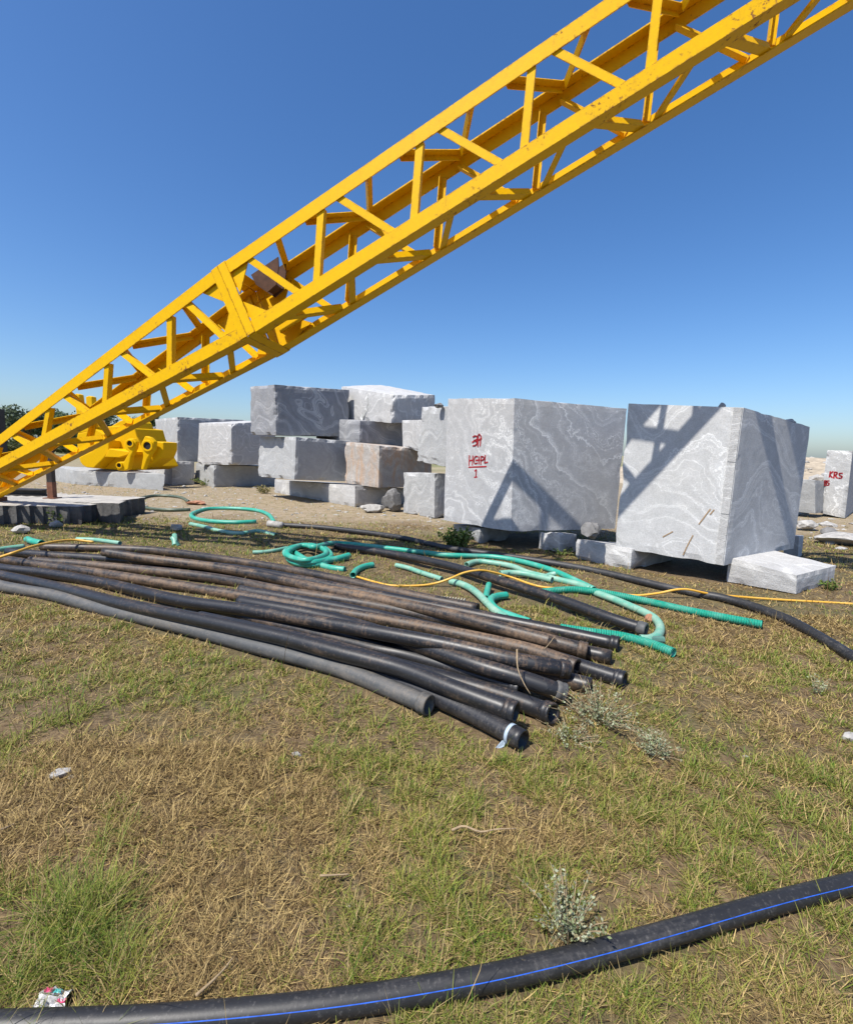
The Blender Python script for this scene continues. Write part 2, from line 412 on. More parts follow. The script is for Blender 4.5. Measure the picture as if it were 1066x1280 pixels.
nx, ny = len(gx), len(gy); ii = np.arange((ny - 1) * (nx - 1)); r_ = ii // (nx - 1); c_ = ii % (nx - 1); q = r_ * nx + c_
GF = np.stack([q, q + 1, q + nx + 1, q + nx], 1)
ground = mesh('ground', GV, GF, M['ground'], smooth=True, org=(0, 0, 0)); tag(ground, kind='structure')

# ------------------------------------------------------------------ granite blocks
def trilinear(K, L, R, B, a, b, c):
    # each of K,L,R,B = (top,bottom)
    f = lambda P: P[1] * (1 - c) + P[0] * c
    return f(K) * (1 - a) * (1 - b) + f(L) * a * (1 - b) + f(R) * (1 - a) * b + f(B) * a * b
FACES = {}
def block(name, label, L, K, R, Yd, mat, seed, chip=.05, rough=.010, group='quarried granite blocks', cat='block', back=None, base=None, scallop=0.0, cell=.085, toplift=0.0, parent=None):
    """L,K,R: ((top px),(bottom px)) of the left, front and right vertical edges, Yd their distances"""
    E = []
    if np.isscalar(Yd[1]) and len(Yd) == 2:      # (distance of the front edge, slope q of the right face): a true right angle
        Yk, q_ = Yd; mid = lambda e: (ray(*[(e[0][i] + e[1][i]) / 2 for i in (0, 1)]))
        m_ = [mid(e)[0] / mid(e)[1] for e in (L, K, R)]; Xk = m_[1] * Yk
        Yd = ((Xk + q_ * Yk) / (m_[0] + q_), Yk, (Yk - q_ * Xk) / (1 - q_ * m_[2]))
    for e, Y in zip((L, K, R), Yd):
        t = atY(*e[0], Y); bt = atY(*e[1], Y)
        if base is not None: bt = bt.copy(); bt[2] = base
        E.append((t, bt))
    Lp, Kp, Rp = E
    Bp = (Lp[0] + Rp[0] - Kp[0] + [0, 0, toplift], Lp[1] + Rp[1] - Kp[1])
    if toplift: Lp = (Lp[0] + [0, 0, toplift * .6], Lp[1])
    return block3(name, label, Lp, Kp, Rp, Bp, mat, seed, chip, rough, group, cat, scallop, cell, parent)
def block3(name, label, Lp, Kp, Rp, Bp, mat, seed, chip=.05, rough=.01, group='quarried granite blocks', cat='block', scallop=0.0, cell=.085, parent=None):
    dl = [np.linalg.norm(Lp[1] - Kp[1]), np.linalg.norm(Rp[1] - Kp[1]), np.linalg.norm(Kp[0] - Kp[1])]
    n = [int(min(110 if scallop else 44, max(4, d / cell))) for d in dl]
    idx = {}; V = []; F = []
    cen = sum(x[0] + x[1] for x in (Lp, Kp, Rp, Bp)) / 8
    off = Vector((seed * 7.3, seed * 3.1, seed * 5.7))
    def vid(i, j, k):
        key = (i, j, k)
        if key in idx: return idx[key]
        a, b, c = i / n[0], j / n[1], k / n[2]
        p = trilinear(Kp, Lp, Rp, Bp, a, b, c)
        d = sorted([min(a, 1 - a) * dl[0], min(b, 1 - b) * dl[1], min(c, 1 - c) * dl[2]])
        e = d[1]                       # distance to nearest edge of the block
        q = Vector(p) + off
        w = noise.noise(q * 2.6) * .6 + noise.noise(q * 9) * .4
        w2 = noise.noise(q * 4.1 + Vector((9, 2, 5)))
        amt = chip * (.22 + max(0, w2) * 1.9) * max(0, 1 - e / (chip * 1.5 + .02)) ** 1.5
        if scallop:
            s = (b * dl[1] if a in (0, 1) else a * dl[0]); s2 = b * dl[1]
            amt += scallop * abs(math.sin(math.pi * (s2 if a in (0, 1) else s) / .21)) * (1 if c < .999 else .6) * (d[0] < 1e-6)
        dr = cen - p; dr = dr / np.linalg.norm(dr)
        p = p + dr * amt + dr * (w * rough)
        if c == 0: p[2] = max(p[2], min(Kp[1][2], Lp[1][2], Rp[1][2]) - .001)
        idx[key] = len(V); V.append(p); return idx[key]
    A, B_, C_ = n
    for k in (0, C_):
        for i in range(A):
            for j in range(B_):
                f = [vid(i, j, k), vid(i + 1, j, k), vid(i + 1, j + 1, k), vid(i, j + 1, k)]
                F.append(f if k == 0 else f[::-1])
    for i in (0, A):
        for j in range(B_):
            for k in range(C_):
                f = [vid(i, j, k), vid(i, j + 1, k), vid(i, j + 1, k + 1), vid(i, j, k + 1)]
                F.append(f if i == 0 else f[::-1])
    for j in (0, B_):
        for i in range(A):
            for k in range(C_):
                f = [vid(i, j, k), vid(i, j, k + 1), vid(i + 1, j, k + 1), vid(i + 1, j, k)]
                F.append(f if j == 0 else f[::-1])
    o = mesh(name, V, F, mat, parent)
    bm = bmesh.new(); bm.from_mesh(o.data); bmesh.ops.recalc_face_normals(bm, faces=bm.faces); bm.to_mesh(o.data); bm.free()
    if parent is None: tag(o, label, cat, group)
    o.data['corner'] = 0
    FACES[o] = (Lp, Kp, Rp, Bp)
    return o

def face_plane(o, side):
    Lp, Kp, Rp, Bp = FACES[o]
    e = (Lp if side == 'L' else Rp)
    n_ = np.cross((e[0] + e[1]) / 2 - (Kp[0] + Kp[1]) / 2, [0, 0, 1.0]); n_ = n_ / np.linalg.norm(n_)
    n_ = np.cross((e[0] + e[1]) / 2 - (Kp[0] + Kp[1]) / 2, Kp[0] - Kp[1]); n_ /= np.linalg.norm(n_)
    if n_ @ (CO - Kp[0]) < 0: n_ = -n_
    return (Kp[0] + Kp[1]) / 2, n_

BL = {}
# the two big sawn blocks
BL['M'] = block('granite_block', 'large grey granite block with white swirling veins and red HGPL lettering', ((559.7, 497.8), (554, 650.7)), ((642.8, 497.3), (638.5, 664.8)), ((783.5, 510.6), (768.8, 661)), (8.3, 7.19, 7.85), M['M'], 1, .015, .003)
BL['R'] = block('granite_block', 'large pale granite block in front of the swirled block, crossed by the crossbar shadow', ((785.3, 504), (768, 684)), ((929.5, 509), (904.5, 707.6)), ((1013, 533), (992, 686)), (6.35, 5.62, 6.55), M['R'], 2, .02, .003)
BL['R']['label'] = 'large pale granite block at right with lattice shadow across its upper corner'
# stack in the middle
BL['S4'] = block('granite_block', 'pale bottom block of the middle stack, half in shadow', ((343, 599), (343, 622.5)), ((443.8, 607.5), (443.8, 634)), ((520, 611), (520, 634)), (12.05, .95), M['pale'], 3, .05, .012, base=0)
BL['S2'] = block('granite_block', 'grey block under the dark banded top block of the middle stack', ((324, 545.5), (321.5, 595.7)), ((370, 546), (367.6, 599.8)), ((450, 552), (449, 602)), (12.3, .95), M['mid'], 4, .05, .01)
BL['S3'] = block('granite_block', 'rust stained block jutting from the middle stack', ((430.6, 551.6), (430, 604)), ((474, 556.7), (473, 609.7)), ((540, 562), (540, 609)), (11.75, .95), M['rusty'], 5, .05, .012)
BL['S1'] = block('granite_block', 'dark banded block on top left of the middle stack', ((312, 482.8), (312.8, 543.5)), ((342.8, 480.3), (344.7, 544)), ((437, 487), (436, 546)), (12.6, .95), M['dark'], 6, .06, .012)
BL['S6'] = block('granite_block', 'dark veined block wedged between the top right block and the rust stained one', ((395, 522), (395, 551)), ((450, 526), (449, 553)), ((520, 527), (520, 559)), (13.2, .95), M['dark'], 7, .04, .01)
BL['S5'] = block('granite_block', 'pale block with white splash on top right of the middle stack', ((425, 487), (425, 523)), ((492, 493.5), (489, 529)), ((544, 493.5), (544, 527)), (13.0, .95), M['pale'], 8, .07, .014, toplift=.18)
BL['S7'] = block('granite_block', 'small pale block behind the notched one, right of the middle stack', ((502, 525), (503.4, 559)), ((545, 524), (545, 572)), ((575, 526), (575, 572)), (12.6, 11.6, 12.2), M['pale'], 9, .03, .008)
BL['S9'] = block('granite_block', 'short pale block standing on the ground left of the lettered block', ((503.8, 590), (503.8, 640.7)), ((544, 591), (543, 648)), ((562, 592), (562, 646)), (10.45, .9), M['mid'], 10, .06, .012, base=0)
BL['S8'] = block('granite_block', 'pale block with chipped top corner resting on the short block beside the lettering', ((527, 507.5), (520, 577)), ((566, 507), (564, 586)), ((590, 510), (590, 584)), (11.0, 10.0, 10.6), M['mid'], 11, .10, .012)
# left stack
BL['L3'] = block('granite_block', 'small block at the foot of the left stack beside the yellow bucket', ((172, 575), (172, 598.5)), ((215, 577), (215, 601.5)), ((243, 577), (243, 602)), (16.8, .95), M['pale'], 12, .05, .012, base=0)
BL['L4'] = block('granite_block', 'long bottom block of the left stack, its side in deep shade', ((245, 579), (242, 603)), ((267, 581.6), (267, 609)), ((345, 583), (345, 611)), (16.45, .95), M['plain'], 13, .05, .012, base=0)
BL['L1'] = block('granite_block', 'grey block on the left stack next to the bucket, the leftmost upper one', ((193.5, 524), (196, 576)), ((221.6, 521), (221.6, 578)), ((309, 525), (309, 576)), (17.6, .95), M['mid'], 14, .05, .012)
BL['L2'] = block('granite_block', 'pale fronted block on the left stack nearest the middle stack', ((248.5, 528.5), (246.6, 580.5)), ((289, 529), (289.4, 581.6)), ((345, 526), (345, 580.7)), (17.0, 16.2, 17.6), M['pale'], 15, .06, .012)
BL['L0'] = block('granite_block', 'low dark block seen between the bucket and the left stack', ((165, 533), (165, 575)), ((180, 533), (180, 578)), ((215, 534), (215, 576)), (22, 21, 22.5), M['dark'], 16, .05, .012)
# bearers under the big blocks
def grounded(o): pass
BL['P1'] = block('granite_bearer', 'flat granite slab sticking out from under the large pale block at right', ((908, 696), (908, 722)), ((996, 719.5), (995, 743)), ((1046, 707), (1044.5, 728)), (5.75, 5.28, 5.85), M['pale'], 17, .03, .008, 'bearers under the blocks', 'slab', base=0, cell=.05)
BL['P2'] = block('granite_bearer', 'grey bearer stone between the two large blocks, with pole shadows on its face', ((719, 673), (718, 700)), ((790, 686), (788, 712)), ((840, 690), (840, 712)), (6.75, 6.15, 6.9), M['pale'], 18, .06, .015, 'bearers under the blocks', 'slab', base=0, cell=.05)
BL['P3'] = block('granite_bearer', 'rough pale bearer stone under the lettered swirled block', ((672, 664), (672, 686)), ((700, 666), (700, 692)), ((722, 667), (722, 688)), (7.45, 7.0, 7.3), M['pale'], 19, .09, .02, 'bearers under the blocks', 'slab', base=0, cell=.05)
BL['P4'] = block('granite_bearer', 'shaded bearer stone under the left end of the lettered block', ((566, 655), (566, 676)), ((600, 660), (600, 684)), ((640, 658), (640, 680)), (8.4, 7.7, 8.2), M['plain'], 20, .07, .02, 'bearers under the blocks', 'slab', base=0, cell=.06)
BL['P5'] = block('granite_bearer', 'small bearer block peeping out behind the large pale block at right', ((980, 669), (980, 682)), ((999, 670), (999, 681)), ((1005, 669), (1004.5, 679)), (7.5, 7.1, 7.5), M['pale'], 21, .03, .01, 'bearers under the blocks', 'slab', base=0, cell=.05)
# right background
BL['K'] = block('granite_block', 'upright block with vertical streaks and red KRS lettering at the right edge', ((1033.7, 562.5), (1024, 641)), ((1065.6, 563.5), (1055.6, 648)), ((1110, 566), (1100, 645)), (12.7, 1.0), M['streak'], 22, .05, .012)
BL['K2'] = block('granite_block', 'plain upright block half hidden behind the large pale block at right', ((975, 598), (975, 648)), ((1018.7, 600), (1018, 651)), ((1030, 601), (1029, 649)), (13.2, 12.6, 13.0), M['plain'], 23, .04, .012, base=.12)
# slab under bucket
BL['U'] = block('granite_slab', 'long low granite slab under the yellow bucket', ((62, 582), (62, 600)), ((92.5, 588), (92.5, 605.5)), ((206.5, 593), (205, 613)), (17.4, 16.0, 14.8), M['plain'], 24, .06, .015, 'low slabs', 'slab', base=0)
# crane base slab with drilled scalloped edge, goes on out of the picture to the left
z0 = .33
_k0 = atZ(128, 655, 0)
P_ = lambda x, y: (np.array([x, y, z0]), np.array([x, y, -.01]))
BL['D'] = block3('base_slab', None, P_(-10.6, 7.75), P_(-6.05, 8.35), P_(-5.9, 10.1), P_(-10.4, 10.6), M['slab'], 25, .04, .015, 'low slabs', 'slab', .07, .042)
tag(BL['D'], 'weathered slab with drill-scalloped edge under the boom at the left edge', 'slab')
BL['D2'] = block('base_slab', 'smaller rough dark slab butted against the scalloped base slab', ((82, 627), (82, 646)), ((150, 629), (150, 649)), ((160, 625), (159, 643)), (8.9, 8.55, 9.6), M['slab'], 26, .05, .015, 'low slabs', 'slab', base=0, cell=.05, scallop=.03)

# lighter corner strip left on the edge of the right block
Lp, Kp, Rp, Bp = FACES[BL['R']]
g = Geo(); e = (Lp[0] + Lp[1] - Kp[0] - Kp[1]) / 2; el = np.linalg.norm(e); e = e / el; _, nn = face_plane(BL['R'], 'L')
for z0_, z1_ in ((.004, .33), (.334, .66), (.664, .996)):
    lo = Kp[1] * (1 - z0_) + Kp[0] * z0_; hi = Kp[1] * (1 - z1_) + Kp[0] * z1_
    g.beam(lo + e * .012 - nn * .004, hi + e * .012 - nn * .004, e * .085, nn * (.014 + .004 * z0_))
g.build('edge_strip', M['pale'], BL['R'])
# brown scratches on the right block
p0, nn = face_plane(BL['R'], 'L')
def strokes(o, side, polys, width, mat, name, sh=.004):
    p0, nn = face_plane(o, side); g = Geo()
    for pl in polys:
        pts = [onplane(x, y, p0, nn) + nn * sh for x, y in pl]
        pts = catmull(pts, max(2, 4 * (len(pts) - 1) + 1)) if len(pts) > 2 else np.array(pts)
        for a, b in zip(pts[:-1], pts[1:]):
            d = b - a; ln = np.linalg.norm(d)
            if ln < 1e-5: continue
            d /= ln; s = np.cross(nn, d) * width / 2
            g.beam(a - d * width * .25 - s, b + d * width * .25 - s, s * 2, nn * .0015)
    return g.build(name, mat, o)
Z5 = lambda *pts: [(760 + x * .1876, 490 + y * .1876) for x, y in pts]
SCR = plain('brown_scratch', (.33, .22, .12), .9, 0, .3, 30, 0)
for pl in (Z5((565, 955), (530, 1020), (500, 1085)), Z5((430, 930), (365, 965)), Z5((680, 780), (605, 880)), Z5((705, 785), (680, 815))): strokes(BL['R'], 'L', [pl], .013, SCR, 'scratch')
Z3 = lambda *pts: [(540 + x * .1876, 480 + y * .1876) for x, y in pts]
for gl in ([Z3((272, 352), (288, 345), (302, 352), (298, 368), (280, 376)), Z3((280, 376), (300, 386), (292, 406), (272, 412)), Z3((268, 388), (282, 378)), Z3((308, 350), (305, 416)), Z3((293, 382), (330, 360)), Z3((326, 346), (321, 412)), Z3((304, 350), (314, 334), (326, 346))],
        [Z3((250, 476), (247, 542)), Z3((273, 478), (269, 540)), Z3((249, 510), (272, 506))],
        [Z3((304, 482), (288, 484), (280, 508), (286, 530), (302, 526)), Z3((292, 508), (318, 504)), Z3((313, 484), (312, 530))],
        [Z3((327, 480), (325, 534)), Z3((327, 482), (344, 486), (343, 502), (326, 510))], [Z3((356, 474), (350, 526), (352, 526)), Z3((350, 526), (371, 520))],
        [Z3((245, 554), (362, 549))], [Z3((285, 580), (296, 572), (292, 619)), Z3((282, 622), (300, 619))]):
    strokes(BL['M'], 'L', gl, .021, M['red'], 'letter')
ZK = lambda *pts: [(960 + x * .125, 540 + y * .125) for x, y in pts]
for gl in ([ZK((622, 395), (612, 452)), ZK((648, 395), (618, 426), (640, 456))], [ZK((664, 400), (655, 462)), ZK((664, 400), (688, 405), (682, 426), (660, 430)), ZK((666, 430), (692, 462))],
        [ZK((742, 412), (712, 414), (716, 434), (737, 442), (730, 460), (704, 460))], [ZK((582, 488), (565, 488), (562, 502), (580, 512), (578, 530), (560, 530), (562, 514), (580, 502), (582, 488))], [ZK((610, 490), (592, 490), (590, 506), (607, 512), (604, 530), (586, 534))]):
    strokes(BL['K'], 'L', gl, .033, M['red'], 'letter')
# white splash on the top right block of the stack
strokes(BL['S5'], 'L', [[(458, 497), (461, 505), (456, 515), (452, 523)]], .13, plain('white_splash', (.62, .62, .60), .8, 0, .1, 10, 0), 'splash')

# ------------------------------------------------------------------ loose stones
def stone(name, label, c, size, mat, seed, cat='stone', group=None, flat=1.0, nseg=3):
    bm = bmesh.new(); bmesh.ops.create_icosphere(bm, subdivisions=nseg, radius=1)
    off = Vector((seed * 3.7, seed * 1.3, seed * 2.9))
    for v in bm.verts:
        p = v.co.copy(); k = 1 + .45 * noise.noise(p * 1.1 + off) + .18 * noise.noise(p * 3 + off)
        for d_ in range(5):   # chop facets
            dv = noise.random_unit_vector() if False else Vector((math.sin(seed * 9 + d_ * 2.1), math.cos(seed * 5 + d_ * 1.7), math.sin(seed * 3 + d_ * 3.3))).normalized()
            t = (p * k).dot(dv)
            if t > .72: p = p * k - dv * (t - .72); k = 1
        v.co = Vector((p.x * size[0], p.y * size[1], p.z * size[2] * flat)) * k if k != 1 else Vector((p.x * size[0], p.y * size[1], p.z * size[2] * flat))
    zmin = min(v.co.z for v in bm.verts)
    V = np.array([v.co for v in bm.verts]); V[:, 2] -= zmin; F = [[v.index for v in f.verts] for f in bm.faces]; bm.free()
    o = mesh(name, V + np.asarray(c, float) - [0, 0, .01], F, mat)
    return tag(o, label, cat, group)
stone('boulder', 'grey hollowed boulder at the foot of the middle stack', atZ(490, 640) + [0, .15, 0], (.26, .22, .27), M['rock_dark'], 3, 'boulder')
stone('stone', 'flat pale stone beside the hollowed boulder', atZ(466, 641) + [0, .1, 0], (.3, .2, .10), M['rock'], 4)
stone('stone', 'dark lumpy stone lying on the bearer between the two large blocks', atY(738, 673, 6.35), (.15, .13, .11), M['rock_dark'], 6)
stone('stone', 'small stone on the front top corner of the large pale block', FACES[BL['R']][1][0] + (FACES[BL['R']][0][0] - FACES[BL['R']][1][0]) * .12 + [.0, .12, -.005], (.045, .04, .035), M['rock'], 7)
stone('stone', 'pale rubble lump on the back top edge of the large pale block', FACES[BL['R']][2][0] + [-.35, -.08, .005], (.07, .055, .04), M['rock'], 8)
stone('stone', 'little dark stone on the chipped block beside the lettered block', atY(549, 509.5, 10.25), (.1, .1, .06), M['rock_dark'], 9)
stone('brick_lump', 'flat terracotta coloured lump on the bare ground by the hose loop', atZ(246, 631), (.22, .15, .06), M['clay'], 10, 'stone')
stone('slab_stone', 'pale flat stone in front of the KRS block at the right edge', atZ(1056, 681), (.5, .3, .12), M['rock'], 11, 'stone')
stone('stone', 'grey angular stone in front of the half hidden upright block', atZ(1008, 663), (.22, .2, .14), M['rock'], 12)
stone('stone', 'dark shaded stone left of the pale flat stone at the right edge', atZ(1036, 673), (.14, .14, .12), M['rock_dark'], 13)
for i, (px, py, s_, lab) in enumerate([(75, 972, .035, 'white pebble in the dry grass at left'), (90, 974, .02, 'tiny white chip next to the white pebble at left'), (932, 947, .014, 'tiny white pebble right of the grey shrubs'),
        (1062, 928, .04, 'grey stone at the right edge level with the pipe ends'), (437, 1134, .012, 'white speck of stone in the dry grass low centre'), (370, 945, .02, 'greyish pebble in the brown patch below the pipes'), (812, 777, .05, 'pink lump beside the end of the lone pipe'),
        (220, 664, .09, 'brown stone in the grass behind the pile'), (97, 601, .16, 'rusty brown lump beside the slab under the bucket'), (70, 660, .08, 'grey stone in the grass before the base slab'), (28, 668, .11, 'pale stone in the grass at the left edge')]):
    c = atZ(px, py); stone('pebble' if s_ < .05 else 'stone', lab, c, (s_ * 1.3, s_, s_ * .8), M['clay'] if 'pink' in lab or 'rusty' in lab else M['rock'], 20 + i, 'stone', 'loose stones', nseg=2)

# rubble bank behind at right
def bank():
    xs = np.linspace(9, 90, 90); ys = np.linspace(14.5, 40, 50); X, Y = np.meshgrid(xs, ys)
    H = np.zeros_like(X)
    for a in range(X.shape[0]):
        for b_ in range(X.shape[1]):
            x, y = X[a, b_], Y[a, b_]
            e = min(1, max(0, (y - 15) / 8)) * min(1, max(0, (40 - y) / 8)) * min(1, max(0, (x - 10.5) / 5)) * min(1, max(0, (90 - x) / 20))
            H[a, b_] = e * (1.6 + .25 * noise.noise(Vector((x * .3, y * .3, 1))) + .12 * noise.noise(Vector((x, y, 2)))) - .05 + (0 if e > 0 else -.1)
    n2, n1 = X.shape; V = np.stack([X.ravel(), Y.ravel(), H.ravel()], 1)
    F = [(a * n1 + b_, a * n1 + b_ + 1, (a + 1) * n1 + b_ + 1, (a + 1) * n1 + b_) for a in range(n2 - 1) for b_ in range(n1 - 1)]
    o = mesh('rubble_bank', V, F, plain('rubble_earth', (.36, .30, .22), .95, 0, .35, 3, .8), smooth=True, org=(0, 0, 0)); tag(o, kind='structure')
    return lambda x, y: max(0, min(1, max(0, (y - 15) / 8)) * min(1, max(0, (x - 10.5) / 5)) * 1.6)
bh = bank()
def scatter_stones(name, label, pts, mat, cat):
    V = []; F = []
    ico = bmesh.new(); bmesh.ops.create_icosphere(ico, subdivisions=1, radius=1)
    bv = np.array([v.co for v in ico.verts]); bf = [[v.index for v in f.verts] for f in ico.faces]; ico.free()
    for x, y, z, s in pts:
        k = bv * (s * rng.uniform(.6, 1.3, (len(bv), 1))) * [rng.uniform(.8, 1.5), rng.uniform(.7, 1.2), rng.uniform(.4, .8)]
        th = rng.uniform(0, 6.28); c, s_ = math.cos(th), math.sin(th)
        k = np.stack([k[:, 0] * c - k[:, 1] * s_, k[:, 0] * s_ + k[:, 1] * c, k[:, 2]], 1)
        n0 = len(V); V += (k + [x, y, z]).tolist(); F += [[i + n0 for i in f] for f in bf]
    o = mesh(name, V, F, mat, org=(0, 0, 0)); tag(o, label, cat, kind='stuff'); return o
pts = []
for _ in range(1500):
    x = rng.uniform(11, 60); y = rng.uniform(15, 26); pts.append((x, y, bh(x, y) + rng.uniform(-.02, .05), rng.choice([.06, .1, .16, .25], p=[.4, .3, .2, .1])))
for _ in range(260):
    x = rng.uniform(6.5, 16); y = rng.uniform(7.8, 15); pts.append((x, y, 0, rng.choice([.03, .05, .09, .14], p=[.4, .3, .2, .1])))
scatter_stones('rubble', 'pale broken rubble on the bank behind the blocks at right', pts, M['rock'], 'rubble')
pts = []
for _ in range(2600):
    x = rng.uniform(-16, 6); y = rng.uniform(9.0, 17); pts.append((x, y, 0, rng.choice([.012, .02, .035, .06], p=[.45, .35, .16, .04])))
scatter_stones('gravel', 'loose gravel on the bare ground before the stacks', pts, M['rock'], 'gravel')

# ------------------------------------------------------------------ the yellow lattice boom
U = np.array([0.8674822379849874, -0.1945681251061599, 0.4578403777226638])
Vv = np.array([-0.43042694250845337, 0.1678650523189717, 0.8868787805403698])
Wv = np.array([0.24941374048632994, 0.9664184233046381, -0.061872588066081924])
PJ = np.array([-2.0315901492095185, 5.512, 2.685005637532737])
BH, BW, BLg = .8758, .7187, .1385
TH = .013
boom = empty('crane_boom', (-8.2, 8.3, .33), 'long yellow lattice boom with rusty edges rising from lower left to upper right', 'crane boom')
UPK = 9.4
def cpt(c, k):
    """outer corner of chord c at distance k along the upper section"""
    return PJ + U * k + (BH * Vv if c in 'AD' else 0) + (BW * Wv if c in 'CD' else 0)
_cen = PJ + BH / 2 * Vv + BW / 2 * Wv - 4 * U + .418 * Vv + .602 * Wv
H1, W1 = .5203, .8093
def fpt(c):
    return _cen + Vv * (H1 / 2 if c in 'AD' else -H1 / 2) + Wv * (W1 / 2 if c in 'CD' else -W1 / 2)
def lpt(c, k):
    a = cpt(c, 0); return a + (fpt(c) - a) * (k / -4.0)
LOWK = -6.85
SV = {'A': -1, 'D': -1, 'B': 1, 'C': 1}; SW = {'A': 1, 'B': 1, 'C': -1, 'D': -1}
for c in 'ABCD':
    for p, q, mt in ((cpt(c, .012), cpt(c, UPK), M['yellow_rust'] if c == 'B' else M['yellow']), (lpt(c, -.012), lpt(c, LOWK), M['yellow_rust'] if c in 'B' else M['yellow'])):
        g = Geo(); v_, w_ = Vv * SV[c], Wv * SW[c]
        g.beam(p, q, v_ * BLg, w_ * TH)                      # upright leg
        g.beam(p + w_ * TH, q + w_ * TH, v_ * TH, w_ * (BLg - TH))   # flat leg
        g.build('chord', mt, boom)
def lace(p, q, wid, nrm, name='lacing_bar', mat=None, th=.009):
    """angle bar from p to q: face of width wid in the plane, thin leg along nrm"""
    d = (q - p) / np.linalg.norm(q - p); s = np.cross(nrm, d); s /= np.linalg.norm(s)
    g = Geo(); g.beam(p - s * wid / 2, q - s * wid / 2, s * wid, nrm * th)
    g.beam(p - s * wid / 2 + nrm * th, q - s * wid / 2 + nrm * th, s * th, nrm * (wid * .8))
    return g.build(name, mat or M['yellow'], boom)
PIT = 1.183; WID = .076
def zig(fn, cA, cB, offA, offB, nrm, seq, wid=WID):
    for ka, kb in seq:
        lace(fn(cA, ka) + offA, fn(cB, kb) + offB, wid, nrm)
inn = TH + .002
nearA, nearB = -Vv * (BLg - .035) + Wv * inn, Vv * (BLg - .035) + Wv * inn
seq = []
for i in range(7):
    seq += [(.36 + PIT * i, .745 + PIT * i)] + [(1.335 + PIT * i, .955 + PIT * i)]
zig(cpt, 'A', 'B', nearA, nearB, Wv, seq)
zig(cpt, 'D', 'C', -Vv * (BLg - .035) - Wv * inn, Vv * (BLg - .035) - Wv * inn, -Wv, [(a + .1, b + .1) for a, b in seq])
seqb = []
for i in range(8):
    seqb += [(.43 + PIT * i, .95 + PIT * i)] + [(1.32 + PIT * i, 1.10 + PIT * i)]
zig(cpt, 'B', 'C', Wv * (BLg - .03) + Vv * inn, -Wv * (BLg - .03) + Vv * inn, Vv, seqb)
seqt = []
for i in range(8):
    seqt += [(-.07 + PIT * i, .50 + PIT * i)][:1 if i else 0] + [(.74 + PIT * i, .54 + PIT * i)]
zig(cpt, 'A', 'D', Wv * (BLg - .03) - Vv * inn, -Wv * (BLg - .03) - Vv * inn, -Vv, seqt)
lo = [(-.60, -.30), (-.90, -1.22), (-1.83, -1.49), (-2.12, -2.45), (-3.09, -2.79), (-3.46, -3.81), (-4.42, -4.16), (-4.85, -5.15), (-5.7, -5.45), (-6.1, -6.35)]
zig(lpt, 'A', 'B', nearA, nearB, Wv, lo)
zig(lpt, 'D', 'C', -Vv * (BLg - .035) - Wv * inn, Vv * (BLg - .035) - Wv * inn, -Wv, [(a - .05, b - .05) for a, b in lo])
lob = [(-.35, -.75), (-1.35, -.92), (-1.5, -2.0), (-2.55, -2.15), (-2.75, -3.3), (-3.9, -3.45), (-4.1, -4.6), (-5.2, -4.75), (-5.4, -5.9)]
zig(lpt, 'B', 'C', Wv * (BLg - .03) + Vv * inn, -Wv * (BLg - .03) + Vv * inn, Vv, lob, .075)
zig(lpt, 'A', 'D', Wv * (BLg - .03) - Vv * inn, -Wv * (BLg - .03) - Vv * inn, -Vv, [(a - .35, b - .2) for a, b in lob], .075)
# bolted end frames at the joint, both sections
for s, mt in ((1, M['yellow_rust']), (-1, M['yellow_rust'])):
    fn = cpt if s > 0 else lpt
    k0, k1 = .002 * s, .105 * s
    for cA, cB, w_ in (('A', 'B', -Wv), ('D', 'C', Wv)):
        g = Geo(); a = fn(cA, k0); b = fn(cB, k0); a2 = fn(cA, k1); b2 = fn(cB, k1)
        g.prism([a - Vv * .002, a2 - Vv * .002, b2 + Vv * .002, b + Vv * .002], w_ * .012); g.build('end_plate', mt, boom)
    for cA, cB, v_ in (('A', 'D', Vv), ('B', 'C', -Vv)):
        g = Geo(); a = fn(cA, k0); b = fn(cB, k0); a2 = fn(cA, k1); b2 = fn(cB, k1)
        g.prism([a + Wv * .002, a2 + Wv * .002, b2 - Wv * .002, b - Wv * .002], v_ * .012); g.build('end_plate', mt, boom)
    for cc in 'ABCD':     # corner gussets
        w_ = -Wv if cc in 'AB' else Wv; v_ = Vv * SV[cc]
        far = cc in 'CD'
        L1_, L2_ = (.42, .40) if far and s > 0 else (.24, .25)
        g = Geo(); a = fn(cc, .1 * s) + w_ * .0125 * 0 + w_ * .003
        a = fn(cc, .1 * s) - w_ * (TH + .016)
        g.prism([a + v_ * .02, fn(cc, (.1 + L1_) * s) - w_ * (TH + .016) + v_ * (BLg - .01), a + v_ * (BLg + L2_)], -w_ * .012)
        g.build('gusset', mt, boom)
# diaphragm plates inside the joint (dark rusty bracket seen between the chords)
a = cpt('D', .16) - Wv * .15 - Vv * .015
for off_, th_ in ((0, .016), (.16, .016)):
    g = Geo(); b0 = a - Wv * off_
    g.prism([b0, b0 + U * .40, b0 + U * .36 - Vv * .10, b0 + U * .24 - Vv * .27, b0 + U * .10 - Vv * .29, b0 + U * .01 - Vv * .14], -Wv * th_); g.build('bracket', M['rust_dark'], boom)
g = Geo(); b0 = a + U * .10 - Vv * .26 - Wv * .02; g.beam(b0, b0 + U * .13 - Vv * .0, -Wv * .14, Vv * .015); g.build('bracket', M['rust_dark'], boom)
g = Geo(); a = cpt('C', .15) - Wv * .15 + Vv * .145
g.prism([a, a + U * .45, a + U * .40 + Vv * .16, a + Vv * .20], -Wv * .03); g.build('bracket', M['yellow_rust'], boom)
